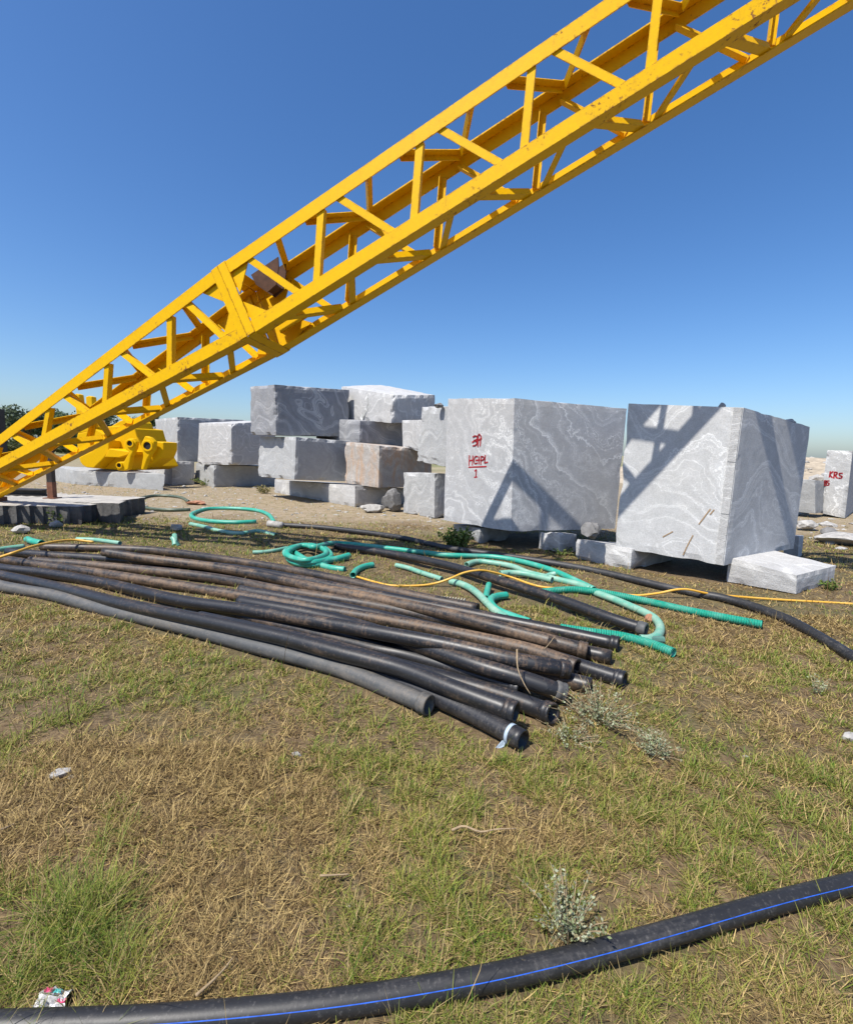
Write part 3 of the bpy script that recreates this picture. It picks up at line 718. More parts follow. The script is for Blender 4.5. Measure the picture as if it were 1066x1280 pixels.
# foot and head of the boom, out of the picture
for c1, c2 in (('A', 'B'), ('D', 'C')):
    w_ = Wv if c1 == 'A' else -Wv
    g = Geo(); g.prism([lpt(c1, -6.2), lpt(c1, LOWK), lpt(c1, LOWK) + (lpt(c2, LOWK) - lpt(c1, LOWK)) * .5 - U * .25, lpt(c2, LOWK), lpt(c2, -6.2)], w_ * -.02); g.build('foot_plate', M['yellow'], boom)
for q in (lpt('B', LOWK), lpt('C', LOWK)):
    g = Geo(); g.box((q[0] - .3, q[1] - .12, .32), (q[0] + .12, q[1] + .12, q[2] + .06)); g.build('foot_bracket', M['rust'], boom)
for c1, c2, w_ in (('A', 'B', -Wv), ('D', 'C', Wv)):
    g = Geo(); g.prism([cpt(c1, UPK - .4), cpt(c1, UPK), cpt(c1, UPK + .7) - Vv * .3, cpt(c2, UPK + .7) + Vv * .3, cpt(c2, UPK), cpt(c2, UPK - .4)], w_ * .02); g.build('head_plate', M['yellow'], boom)

# steel posts on the base slab behind the boom
b = atZ(65.5, 622.5, .33)
st = empty('steel_post', b, 'rusty square post standing on the base slab under the boom', 'post')
g = Geo(); g.box(b + [-.055, -.055, .012], b + [.055, .055, .32]); g.build('post_foot', M['rust'], st)
g = Geo(); g.box(b + [-.052, -.052, .32], b + [.052, .052, 1.0]); g.build('post_shaft', M['steel'], st)
g = Geo(); g.box(b + [-.11, -.11, -.005], b + [.11, .11, .012]); g.build('base_plate', M['rust'], st)
b = atZ(-2, 612, .33)
st = empty('steel_column', b, 'dark steel column at the left edge behind the boom', 'post')
g = Geo(); g.box(b + [-.28, -.14, .02], b + [.16, .14, 1.78]); g.build('column_shaft', M['steel'], st)
g = Geo(); g.box(b + [-.4, -.3, -.005], b + [.3, .3, .02]); g.build('base_plate', M['steel'], st)
b2 = atZ(30, 619, .33)
bm_ = empty('dark_bar', b2 , 'dark beam-shaped bar lying on the base slab at the left edge', 'beam')  # dark beam-shaped bar along the dark band of the slab top
g = Geo(); g.box(b2 + [-1.6, -.1, -.004], b2 + [.45, .16, .02]); g.box(b2 + [-1.6, .0, .02], b2 + [.45, .03, .11]); g.box(b2 + [-1.6, -.1, .11], b2 + [.45, .16, .13]); g.build('beam_section', M['steel'], bm_)

# ------------------------------------------------------------------ yellow bucket on its slab
Z8 = lambda x, y: (70 + x * .1407, 480 + y * .1407)
bk = empty('excavator_bucket', atY(*Z8(560, 765), 15.9), 'bright yellow excavator bucket lying on the long low slab behind the boom', 'bucket')
def bprism(name, poly, Y, t, mat=None, skew=.3):
    g = Geo(); g.prism([atY(*Z8(*p), Y) for p in poly], (skew * t, t, 0)); o = g.build(name, mat or M['bucket'], bk)
    md = o.modifiers.new('bevel', 'BEVEL'); md.width = .025; md.segments = 2; md.limit_method = 'ANGLE'
    return o
bprism('shell', [(205, 660), (215, 690), (235, 715), (265, 738), (330, 748), (560, 765), (760, 765), (850, 735), (760, 560), (720, 470), (700, 395), (560, 370), (400, 380), (190, 440), (183, 490), (190, 580)], 15.75, 1.1)
bprism('side_plate', [(205, 650), (212, 690), (235, 720), (270, 742), (335, 747), (420, 665), (468, 600), (470, 500), (400, 530), (330, 590)], 15.35, .4)
bprism('shelf_plate', [(470, 572), (662, 600), (640, 630), (560, 655), (430, 650)], 15.25, .5)
bprism('upper_shell', [(130, 290), (175, 285), (235, 380), (470, 385), (560, 330), (640, 300), (675, 340), (720, 470), (200, 445), (150, 400), (135, 300)], 15.8, .75)
for poly in ([(152, 92), (180, 82), (205, 92), (216, 180), (300, 420), (200, 440), (168, 180)], [(262, 112), (290, 102), (318, 112), (322, 180), (340, 420), (290, 420), (264, 180)]): bprism('lug', poly, 15.6, .16)
ear1 = bprism('hinge_ear', [(605, 540), (612, 505), (640, 485), (685, 483), (710, 515), (700, 570), (665, 640), (640, 760), (600, 772), (545, 768), (538, 715), (560, 690), (600, 690), (650, 605), (615, 580)], 15.05, .14)
ear2 = bprism('hinge_ear', [(755, 530), (790, 460), (835, 475), (870, 512), (866, 580), (810, 665), (775, 765), (752, 760), (772, 640)], 15.15, .14)
bprism('end_plate', [(860, 508), (955, 518), (955, 585), (925, 660), (800, 745), (790, 700), (865, 580)], 15.4, .55)
bprism('cross_rib', [(190, 440), (350, 400), (480, 470), (340, 500), (320, 590), (270, 560)], 15.6, .2)
for (x, y), r_, Y, ear in (((660, 527), .085, 15.05, ear1), ((566, 722), .07, 15.05, ear1), ((815, 548), .12, 15.15, ear2)):
    c = atY(*Z8(x, y), Y); t = ringtube([c + [0, .05, 0], c + [0, -.03, 0], c + [0, -.045, 0]], [r_ * 1.5, r_ * 1.5, r_ * 1.4], r_, 24)
    mesh('pin_boss', t[0], t[1], M['bucket'], ear)
    t = ringtube([c + [0, .04, 0], c + [0, -.008, 0]], [r_ * .995] * 2, .004, 20); mesh('pin_hole_shade', t[0], t[1], M['black'], ear)  # solid black disc, the hole's inner shade put into its colour

# ------------------------------------------------------------------ pipes
SEGS = []          # footprints that keep the grass off
def stackpipes(specs, r):
    """drop each traced pipe onto the ones already lying there"""
    placed = []; out = []
    for px in specs:
        pp = catmull(px, 70); z = np.full(len(pp), r)
        for it in range(14):
            W = np.array([atZ(x, y, zz) for (x, y), zz in zip(pp, z)])
            sup = np.full(len(pp), r)
            if placed:
                Q = np.vstack(placed)
                for i in range(len(pp)):
                    d2 = ((Q[:, :2] - W[i, :2]) ** 2).sum(1); m = d2 < (1.8 * r) ** 2
                    if m.any(): sup[i] = max(r, (Q[m, 2] + np.sqrt((1.8 * r) ** 2 - d2[m])).max())
            k = np.exp(-.5 * (np.arange(-15, 16) / 7.0) ** 2); k /= k.sum()
            mx = np.array([sup[max(0, i - 2):i + 3].max() for i in range(len(sup))])
            sm = np.convolve(np.pad(mx, 15, 'edge'), k, 'valid')
            tt = np.linspace(-1, 1, len(sm)); pf = np.polyval(np.polyfit(tt, sm, 4), tt)
            z = np.clip(z * .5 + pf * .5, r, .36)
        W = np.array([atZ(x, y, zz) for (x, y), zz in zip(pp, z)])
        out.append(W); placed.append(catmull(W, int(np.linalg.norm(np.diff(W, axis=0), axis=1).sum() / .03) + 2))
    return out
PR_ = .053
PIPES = [  # bottom first: traced centre line, material, collar, label
 ([(300, 782), (360, 800), (430, 824), (470, 841), (541, 870), (600, 897), (654, 926)], 'pipe_clean', 0, 'shiny black pipe with pale blue tape, nearest end of the pile'),
 ([(-60, 712), (0, 732), (65, 744), (131, 762), (215, 781), (300, 803), (400, 829), (450, 846), (534, 881)], 'pipe_grey', 1, 'dusty grey pipe along the near edge of the pile, ending in a muddy collar'),
 ([(300, 760), (450, 792), (600, 826), (690, 846), (739, 858)], 'pipe_dirty', 0, 'mud caked pipe end showing behind the grey ringed pipe'),
 ([(250, 772), (400, 806), (500, 834), (560, 850), (631, 871), (689, 892)], 'pipe', 1, 'black pipe ending between the grey ringed pipe and the wide collared one'),
 ([(-60, 706), (0, 719), (70, 734), (131, 750), (161, 757), (240, 773), (320, 790), (360, 799), (420, 815), (500, 836), (570, 863), (642, 890)], 'pipe', 1, 'black pipe with wide muddy collar, second row from the near edge'),
 ([(250, 755), (330, 777), (400, 794), (470, 812), (513, 821), (590, 843), (648, 861)], 'pipe', 1, 'short black pipe with dry twig at its mouth in the middle of the pile'),
 ([(300, 752), (420, 775), (520, 806), (597, 832), (650, 848), (703, 866)], 'pipe', 2, 'black pipe with pale grey ring at its mouth'),
 ([(300, 738), (450, 765), (600, 800), (690, 822), (740, 838), (778, 850)], 'pipe_clean', 1, 'thick black pipe with broken end farthest right in the pile'),
 ([(38, 701), (130, 708), (262, 722), (360, 740), (470, 758), (600, 785), (700, 808), (764, 822)], 'pipe_dirty', 0, 'brown mud coated pipe under the two right hand collars'),
 ([(-60, 690), (0, 699), (49, 706), (140, 719), (240, 735), (320, 748), (400, 762), (500, 779), (600, 799), (669, 815), (719, 833)], 'pipe_dirty', 1, 'brown dusted pipe in the middle of the pile behind the shiny one'),
 ([(10, 690), (60, 694), (150, 700), (300, 712), (450, 740), (560, 762), (640, 778), (710, 792), (771, 805)], 'pipe', 1, 'black pipe with flared collar at the back right of the pile'),
 ([(52, 684), (110, 685), (190, 688), (262, 697), (335, 708), (400, 720), (470, 735), (530, 748), (597, 761)], 'pipe_dirty', 0, 'uppermost back pipe of the pile, brown topped, with open mouth by the green hose'),
 ([(-60, 695), (0, 710), (60, 717), (140, 731), (225, 751), (310, 763), (400, 778), (468, 790), (560, 807), (640, 825), (708, 837)], 'pipe', 1, 'shiny black pipe on top at the front of the pile'),
 ([(130, 690), (188, 699), (262, 708), (330, 720), (400, 736), (470, 749), (551, 766), (612, 782), (670, 797), (731, 813)], 'pipe_dirty', 1, 'topmost pipe of the pile, brown streaked, with raised ring at its mouth'),
]
W_ = stackpipes([p[0] for p in PIPES], PR_)
for (px, mt, col_, lab), W in zip(PIPES, W_):
    SEGS.append((W, PR_ + .02))
    rt = empty('pipe', W[len(W) // 2] - [0, 0, PR_], lab, 'pipe', 'black pipes in the pile')
    V, F, UV = tube(catmull(W, 90), PR_, 18); mesh('pipe_body', V, F, M[mt], rt, True, UV)
    d = W[-1] - W[-3]; d /= np.linalg.norm(d)
    if col_:
        V, F, UV = ringtube([W[-1] - d * .05, W[-1] - d * .042, W[-1] - d * .02, W[-1] - d * .016, W[-1] + d * .004, W[-1] + d * .014], [PR_ * 1.01, PR_ * 1.15, PR_ * 1.15, PR_ * 1.08, PR_ * 1.17, PR_ * 1.12], PR_ * .86, 22)
        mesh('collar', V, F, M['pipe_grey'] if col_ == 2 else M[mt], rt, True, UV)
    if 'tape' in lab:
        V, F, UV = ringtube([W[-1] - d * .085, W[-1] - d * .065], [PR_ * 1.012] * 2, PR_ * .99, 20); mesh('tape', V, F, M['tape'], rt, True, UV)
        a = W[-1] - d * .08 + [-.05, -.02, -PR_ * .6]
        g = Geo(); g.prism([a, a + [.03, 0, .03], a + [.015, -.01, -.02], a + [-.05, -.02, -.05]], (0, -.002, 0)); g.build('tape_end', M['tape'], rt)

def along(px, z):
    zz = z if not np.isscalar(z) else [z] * len(px)
    return np.array([atZ(x, y, q) for (x, y), q in zip(px, zz)])
def lay(name, label, cat, px, r, z, mat, group=None, n=70, hollow=True, keep=True, seg=12):
    W = catmull(along(px, z), n)
    if keep: SEGS.append((W, r + .01))
    V, F, UV = tube(W, r, seg, hollow)
    o = mesh(name, V, F, mat, None, True, UV); return tag(o, label, cat, group), W

# lone pipe right of the pile
px = [(420, 683), (480, 691), (560, 707), (640, 731), (700, 750), (760, 772), (806, 787)]
W = catmull(along(px, [.06, .07, .09, .10, .10, .085, .07]), 70); SEGS.append((W, .06))
rt = empty('pipe', W[35] - [0, 0, .06], 'single clean black pipe lying apart behind the pile, collar at its near end', 'pipe')
V, F, UV = tube(W, .051, 18); mesh('pipe_body', V, F, M['pipe'], rt, True, UV)
d = W[-1] - W[-3]; d /= np.linalg.norm(d)
V, F, UV = ringtube([W[-1] - d * .06, W[-1] - d * .05, W[-1] + d * .004, W[-1] + d * .012], [.0515, .060, .060, .056], .043, 22); mesh('collar', V, F, M['pipe_grey'], rt, True, UV)
# long thin black pipe in front of the big blocks
lay('pipe', 'long black pipe snaking in front of the large blocks to the right edge', 'pipe', [(347, 656), (395, 659), (443, 664), (500, 672), (560, 685), (645, 697), (740, 713), (845, 737), (900, 747), (940, 758), (985, 775), (1025, 797), (1066, 822), (1110, 850), (1180, 895), (1300, 955)], .045, .045, M['pipe_near'], n=140)
# near pipe with the blue stripe
px = [(-700, 1235), (-450, 1270), (-260, 1288), (-120, 1291), (0, 1284), (150, 1279), (300, 1268), (420, 1255), (533, 1238), (633, 1219), (733, 1195), (833, 1168), (933, 1139), (1000, 1121), (1066, 1105), (1180, 1075), (1300, 1045), (1500, 1000), (1800, 945)]
NR = .0325
W = catmull(along(px, NR), 150); SEGS.append((W, NR + .004))
rt = empty('water_pipe', W[75] - [0, 0, NR], 'scuffed black pipe with a blue stripe crossing the bottom of the picture', 'pipe')
V, F, UV = tube(W, NR, 28, False); mesh('pipe_body', V, F, M['pipe_near'], rt, True, UV)
T = np.gradient(W, axis=0); T /= np.linalg.norm(T, axis=1)[:, None]
SVv = []; SF = []
for i in range(len(W)):
    a = np.cross([0, 0, 1], T[i]); a /= np.linalg.norm(a); b = np.cross(T[i], a)
    s_ = i / (len(W) - 1)   # stripe on the near flank
    for j in (-1, 0, 1):
        th = math.radians(141 - 8 * s_) + j * .035
        SVv.append(W[i] + (a * math.cos(th) + b * math.sin(th)) * (NR + .0007))
for i in range(len(W) - 1):
    for j in range(2):
        k = i * 3 + j; SF.append((k, k + 1, k + 4, k + 3))
mesh('stripe', SVv, SF, M['stripe'], rt, True)

# ------------------------------------------------------------------ hoses
HG = 'green hoses behind the pile'
HR = .037
_, HW = lay('hose', 'open loop of green hose on the bare ground behind the pile', 'hose', [(343, 653), (335, 643), (318, 637.5), (290, 635.5), (262, 636), (245, 640), (239, 644.5), (247, 649), (268, 652), (295, 653), (320, 652)], HR + .004, HR, M['green'], HG)
t = tube(along([(336, 654.5), (352, 656.5)], .06), .062, 14, False); o = mesh('pipe_coupling', t[0], t[1], M['rock'], None, True, t[2]); tag(o, 'pale grey coupling joining the hose loop to the long black pipe', 'coupling')
lay('hose', 'dull dark green hose loop on the bare ground by the low slabs', 'hose', [(236, 627), (225, 621.5), (205, 619.5), (185, 620.5), (168, 626), (172, 632), (190, 636), (215, 637.5), (238, 637)], HR, HR, M['green_dull'], HG)
lay('hose', 'pale green hose half sunk in grass before the hose loop', 'hose', [(238, 655), (255, 658.5), (275, 664), (300, 667), (322, 664), (345, 669)], HR, .02, M['green_pale'], HG, keep=False)
COILP = []; COILZ = []
for t in np.linspace(0, 2 * math.pi * 2.72, 34):       # loose turns thrown on top of one another
    k = t / (2 * math.pi); a = t + .9
    COILP.append((388 + (33 - 5.5 * k + 3 * math.sin(2.3 * t)) * math.cos(a) - 3 * k, 694 + (12.5 - 1.6 * k) * math.sin(a) - 1.5 * k)); COILZ.append(.04 + .035 * k + .012 * math.sin(3 * t))
COILP += [(412, 679.5), (429, 679.5), (464, 683), (524, 690), (560, 694), (600, 695), (631, 698), (660, 704), (690, 713), (715, 724), (742, 737)]; COILZ += [.09, .06] + [.038] * 9
lay('hose', 'coiled bright green hose whose tail runs right past the lone pipe', 'hose', COILP, HR, COILZ, M['green'], HG, n=260)
lay('hose', 'green hose with open mouth at the right of the coil', 'hose', [(364, 687), (373, 694), (384, 700.5), (399, 706), (415, 710), (431, 712)], HR, [.05, .08, .06, .04, .036, .036], M['green'], HG)
lay('hose', 'thick green hose piece ending in a dark mouth on the coil', 'hose', [(401, 703.5), (412, 700.5), (424, 698), (436, 694.5)], HR + .006, [.06, .06, .065, .07], M['green'], HG)
lay('hose', 'bent dark green hose end below the coil', 'hose', [(441, 719), (446, 712.5), (456, 708), (466, 706)], HR, .04, M['green'], HG)
lay('hose', 'thin pale green hose reaching left from the coil', 'hose', [(316, 690.5), (330, 690), (345, 688), (358, 685)], .028, .03, M['green_pale'], HG)
lay('hose', 'ribbed green hose lying straight toward the right with an open end', 'hose', [(678, 740), (695, 738), (717, 737), (740, 739), (770, 744), (810, 752), (850, 761), (900, 771), (953, 781)], HR, [.036, .04, .045, .05, .045, .036, .036, .036, .036], M['green_rib'], HG, n=100)
lay('hose', 'faded green hose between the lone pipe and the bright tail', 'hose', [(583, 706), (596, 702), (612, 703), (640, 708), (660, 716), (690, 723), (720, 730), (738, 736)], HR, HR, M['green_pale'], HG)
lay('hose', 'pale hose fork joining the faded hose beside the lone pipe', 'hose', [(625, 717), (640, 716), (660, 718), (690, 725)], HR, .05, M['green_pale'], HG)
lay('hose', 'short upright hose stub with white tip beside the faded hose', 'hose', [(678, 724), (686, 719), (694, 717)], .03, [.04, .06, .08], M['green_pale'], HG)
lay('hose', 'green hose hooking round the end of the lone pipe', 'hose', [(744, 741), (769, 750), (790, 759), (806, 766), (819, 774), (825, 784), (822, 794), (812, 799), (800, 799)], HR, HR, M['green_pale'], HG)
lay('hose', 'faded ribbed hose end emerging right of the pile below the lone pipe', 'hose', [(700, 785), (738, 790.5), (774, 795), (810, 804), (842, 816)], HR, HR, M['green_rib'], HG)
lay('hose', 'pale green hose running into the back of the pile', 'hose', [(563, 727), (576, 730), (588, 735.5), (598, 743), (608, 753), (618, 763), (632, 773)], HR, [.03, .036, .04, .05, .05, .04, .036], M['green_pale'], HG)
lay('hose', 'green hose with crooked neck touching the back of the pile', 'hose', [(633, 744), (622, 745.5), (614, 749), (614, 755), (622, 763), (638, 770), (662, 778)], HR, [.05, .055, .06, .05, .04, .036, .036], M['green'], HG)
lay('hose', 'short green stub standing up beside the crooked hose', 'hose', [(607, 748), (609, 739), (611, 731)], .034, [.04, .05, .06], M['green'], HG)
lay('hose', 'pale faded hose in the grass between coil and lone pipe', 'hose', [(495, 706.5), (510, 710), (524, 715), (552, 724)], .03, .03, M['green_pale'], HG)
lay('hose', 'teal hose tip at the left end of the pile', 'hose', [(34, 674), (42, 677), (52, 679)], .045, .05, M['green'], HG, n=12)
lay('hose', 'pale green hose at the far left of the pile', 'hose', [(-40, 694), (0, 687), (30, 683)], .035, .045, M['green_pale'], HG, n=24)
lay('hose', 'pale hose lying along the back pipe at left', 'hose', [(96, 674), (120, 675), (150, 679)], .03, .1, M['green_pale'], HG, n=24)
lay('hose', 'tiny upright pale hose stub in the grass behind the pile', 'hose', [(219, 682), (218.5, 676), (216, 672)], .04, [.0, .06, .1], M['green_pale'], HG, n=12)
YH = .0125
lay('yellow_hose', 'thin yellow hose crossing the left end of the pile', 'hose', [(-50, 712), (0, 696.5), (20, 690), (45, 682), (70, 677), (92, 675), (117, 677.5)], .016, [.02, .15, .2, .2, .19, .17, .14], M['yellow_hose'], 'thin yellow hoses', keep=False, hollow=False)
lay('yellow_hose', 'thin yellow hose looping over the lone pipe to the right edge', 'hose', [(446, 721), (470, 728), (490, 732), (524, 732), (545, 729), (563, 723), (580, 716), (598, 713), (615, 715), (640, 722), (679, 734), (735, 736), (788, 744), (820, 742), (854, 736.5), (892, 743), (963, 749), (1066, 755), (1160, 762), (1350, 772)], YH, [.02, .015, .015, .02, .04, .1, .15, .165, .13, .06, .03, .03, .015, .05, .115, .06, .015, .015, .015, .015], M['yellow_hose'], 'thin yellow hoses', n=180, keep=False, hollow=False)

# ------------------------------------------------------------------ small stuff
# corrugated sheet behind the pile
a, b_ = atZ(543, 748, .02), atZ(582, 752, .02); dx = b_ - a; dy = np.array([-.05, -.22, .0])
V = []; n_ = 44
for i in range(n_ + 1):
    t = i / n_; zz = .012 * (1 if (i // 2) % 2 else -1)
    for k in (0, 1):
        for h_ in (0, .006): V.append(a + dx * t + dy * k + [0, 0, zz + h_ + .015])
F = []
for i in range(n_):
    k = i * 4; l = k + 4
    F += [(k + 1, l + 1, l + 3, k + 3), (k, k + 2, l + 2, l), (k, l, l + 1, k + 1), (k + 2, k + 3, l + 3, l + 2)]
F += [(0, 1, 3, 2), (n_ * 4, n_ * 4 + 2, n_ * 4 + 3, n_ * 4 + 1)]
tag(mesh('corrugated_sheet', V, F, M['fibre']), 'small pale ribbed sheet lying behind the back pipe of the pile', 'sheet')
# litter
c = atZ(66, 1254, .0); lt = empty('plastic_wrapper', c, 'crumpled white plastic wrapper with pink and teal print by the striped pipe', 'litter')
def crumple(name, c, s, mat, seed):
    bm = bmesh.new(); bmesh.ops.create_grid(bm, x_segments=9, y_segments=7, size=1)
    for v in bm.verts:
        p = v.co.copy(); q = p * 1.7 + Vector((seed, seed * 2, 0))
        v.co = Vector((p.x * s[0], p.y * s[1], s[2] * (.5 + noise.noise(q * 1.3) * .9 + .4 * noise.noise(q * 3)))) + Vector((noise.noise(q) * s[0] * .3, noise.noise(q + Vector((5, 5, 5))) * s[1] * .3, 0))
    V = np.array([v.co for v in bm.verts]); V[:, 2] = np.maximum(V[:, 2], 0.002); F = [[v.index for v in f.verts] for f in bm.faces]; bm.free()
    return mesh(name, V + np.asarray(c), F, mat, lt)
crumple('wrapper_sheet', c, (.04, .024, .026), M['white'], 1.0)
crumple('printed_flap', c + [-.02, .012, .02], (.010, .005, .006), M['pink'], 2.0)
crumple('printed_flap', c + [.028, -.005, .012], (.011, .005, .006), M['pink'], 3.0)
crumple('printed_patch', c + [.008, .01, .022], (.010, .005, .005), M['teal'], 4.0)
# twigs
def twig(label, px, z, r=.004):
    W = catmull(along(px, z), 14); t = tube(W, np.linspace(r, r * .4, 14), 6, False); o = mesh('dry_twig', t[0], t[1], M['twig'], None, True, t[2]); return tag(o, label, 'twig', 'dry twigs')
twig('forked dry twig lying in the brown grass at centre', [(565, 1038), (580, 1033), (600, 1040), (620, 1037), (645, 1036)], .035, .005)
twig('bent dry twig low left above the striped pipe', [(245, 1245), (262, 1230), (280, 1212), (292, 1196)], .03, .005)
twig('pale curved stem standing over the twig mouthed pipe', [(646, 812), (647, 835), (655, 855), (663, 868)], [.34, .27, .2, .15], .005)
twig('thin stem arched over the ringed pipe', [(680, 812), (687, 804), (692, 797)], [.25, .3, .33], .004)
twig('dry stalk lying in the grass at the left edge', [(-10, 1042), (5, 1036), (18, 1030)], .04, .006)
twig('dry stalk in the grass left of centre', [(400, 1095), (420, 1094), (436, 1093)], .04, .004)

# ------------------------------------------------------------------ vegetation
def set_cols(me, C_):
    a = me.color_attributes.new('Col', 'FLOAT_COLOR', 'POINT'); a.data.foreach_set('color', np.concatenate([C_, np.ones((len(C_), 1))], 1).astype(np.float32).ravel())
def fastmesh(name, V, Fq, cols, mat, parent=None, org=(0, 0, 0)):
    """V (n,3), Fq (m,k) faces with k corners"""
    k = Fq.shape[1]; me = bpy.data.meshes.new(name); V = V - np.asarray(org)
    me.vertices.add(len(V)); me.vertices.foreach_set('co', V.astype(np.float32).ravel())
    me.loops.add(Fq.size); me.loops.foreach_set('vertex_index', Fq.astype(np.int32).ravel())
    me.polygons.add(len(Fq)); me.polygons.foreach_set('loop_start', np.arange(0, Fq.size, k, dtype=np.int32))
    try: me.polygons.foreach_set('loop_total', np.full(len(Fq), k, dtype=np.int32))
    except Exception: pass
    me.update(calc_edges=True); me.validate()
    set_cols(me, cols)
    return link(name, me, mat, parent, org)

# footprint grid
GS = .02; GX0, GX1, GY0, GY1 = -14.0, 14.0, .2, 20.0
foot = np.zeros((int((GX1 - GX0) / GS), int((GY1 - GY0) / GS)), bool)
def stamp(W, r):
    L_ = int(np.linalg.norm(np.diff(W, axis=0), axis=1).sum() / .015) + 2; Q = catmull(W, L_) if L_ < 2000 else W
    k = int(r / GS) + 1; o_ = [(a, b) for a in range(-k, k + 1) for b in range(-k, k + 1) if (a * a + b * b) * GS * GS <= r * r]
    ix = ((Q[:, 0] - GX0) / GS).astype(int); iy = ((Q[:, 1] - GY0) / GS).astype(int)
    for a, b in o_:
        i_, j_ = ix + a, iy + b; m = (i_ >= 0) & (j_ >= 0) & (i_ < foot.shape[0]) & (j_ < foot.shape[1]); foot[i_[m], j_[m]] = True
for W, r in SEGS: stamp(W, r)
for o, (Lp, Kp, Rp, Bp) in FACES.items():
    if Kp[1][2] > .6: continue
    for a in np.linspace(0.03, .97, 140):
        p = Kp[1] * (1 - a) + Lp[1] * a; q = Rp[1] * (1 - a) + Bp[1] * a
        Q = p + (q - p) * np.linspace(.02, .98, 200)[:, None]
        ix = ((Q[:, 0] - GX0) / GS).astype(int); iy = ((Q[:, 1] - GY0) / GS).astype(int)
        m = (ix >= 0) & (iy >= 0) & (ix < foot.shape[0]) & (iy < foot.shape[1]); foot[ix[m], iy[m]] = True
def blocked(x, y):
    ix = ((x - GX0) / GS).astype(int); iy = ((y - GY0) / GS).astype(int)
    m = (ix >= 0) & (iy >= 0) & (ix < foot.shape[0]) & (iy < foot.shape[1]); r = np.zeros(len(x), bool); r[m] = foot[ix[m], iy[m]]; return r

# value noise on the plane (vectorised)
_tab = rng.random((256, 256))
def vn(x, y, s):
    x = x * s + 100; y = y * s + 100; xi = np.floor(x).astype(int); yi = np.floor(y).astype(int); fx = x - xi; fy = y - yi
    fx = fx * fx * (3 - 2 * fx); fy = fy * fy * (3 - 2 * fy)
    g_ = lambda a, b: _tab[a % 256, b % 256]
    return (g_(xi, yi) * (1 - fx) + g_(xi + 1, yi) * fx) * (1 - fy) + (g_(xi, yi + 1) * (1 - fx) + g_(xi + 1, yi + 1) * fx) * fy
def fbm(x, y, s): return .5 * vn(x, y, s) + .27 * vn(x, y, s * 2.3) + .15 * vn(x, y, s * 5.1) + .08 * vn(x, y, s * 11)
# where the photo shows greener turf (centre px, radius m, strength)
GREEN = [(500, 925, .45, .55), (590, 945, .4, .55), (430, 845, .35, .3), (60, 885, .35, .7), (330, 860, .4, .35), (10, 1190, .26, .9), (90, 1200, .14, .4), (240, 840, .4, .3), (600, 1150, .3, .35), (470, 1120, .25, .2), (850, 960, .6, .3), (960, 1010, .5, .3),
         (980, 860, .7, .2), (900, 1230, .3, .4), (1040, 1180, .4, .35), (700, 980, .3, .3), (560, 735, .8, .6), (470, 715, .7, .5), (700, 770, .6, .45), (250, 680, 1.3, .4), (100, 660, 1.5, .35), (300, 1040, .15, .25), (800, 880, .5, .3), (350, 1020, .2, .3), (760, 1200, .25, .4), (30, 800, .6, .2), (530, 1180, .2, .25)]
BROWN = [(200, 960, .6, .35), (330, 1000, .4, .3), (300, 1170, .3, .45), (150, 1060, .3, .3), (700, 1040, .4, .25), (420, 1060, .3, .3), (900, 920, .4, .25), (860, 740, .9, .4), (980, 720, 1.5, .35)]
GB = [(atZ(a, b), r, s) for a, b, r, s in GREEN]; BB = [(atZ(a, b), r, -s) for a, b, r, s in BROWN]
def greenness(x, y):
    g_ = .44 + 1.45 * (fbm(x, y, 1.9) - .5) + .5 * (vn(x, y, 9) - .5)
    for c, r, s in GB + BB: g_ = g_ + s * np.exp(-((x - c[0]) ** 2 + (y - c[1]) ** 2) / (2 * (r * .75) ** 2))
    tuft = np.clip((vn(x + 31, y + 17, 5.5) - .60) / .12, 0, 1) * np.clip((vn(x, y, 1.3) - .25) / .3, 0, 1)
    g_ = g_ + .55 * tuft
    bare = np.clip((y + 4 * (fbm(x, y, .5) - .5) - 8.0) / 1.5, 0, 1) * (np.abs(x - 1) < 30)
    return np.clip(g_, 0, 1), bare
def sample(n, y0, y1, spread):
    """random ground points in front of the camera between two distances"""
    y = np.sqrt(rng.uniform(y0 ** 2, y1 ** 2, n)); x = rng.uniform(-1, 1, n) * (y * spread + 1.7); return x, y

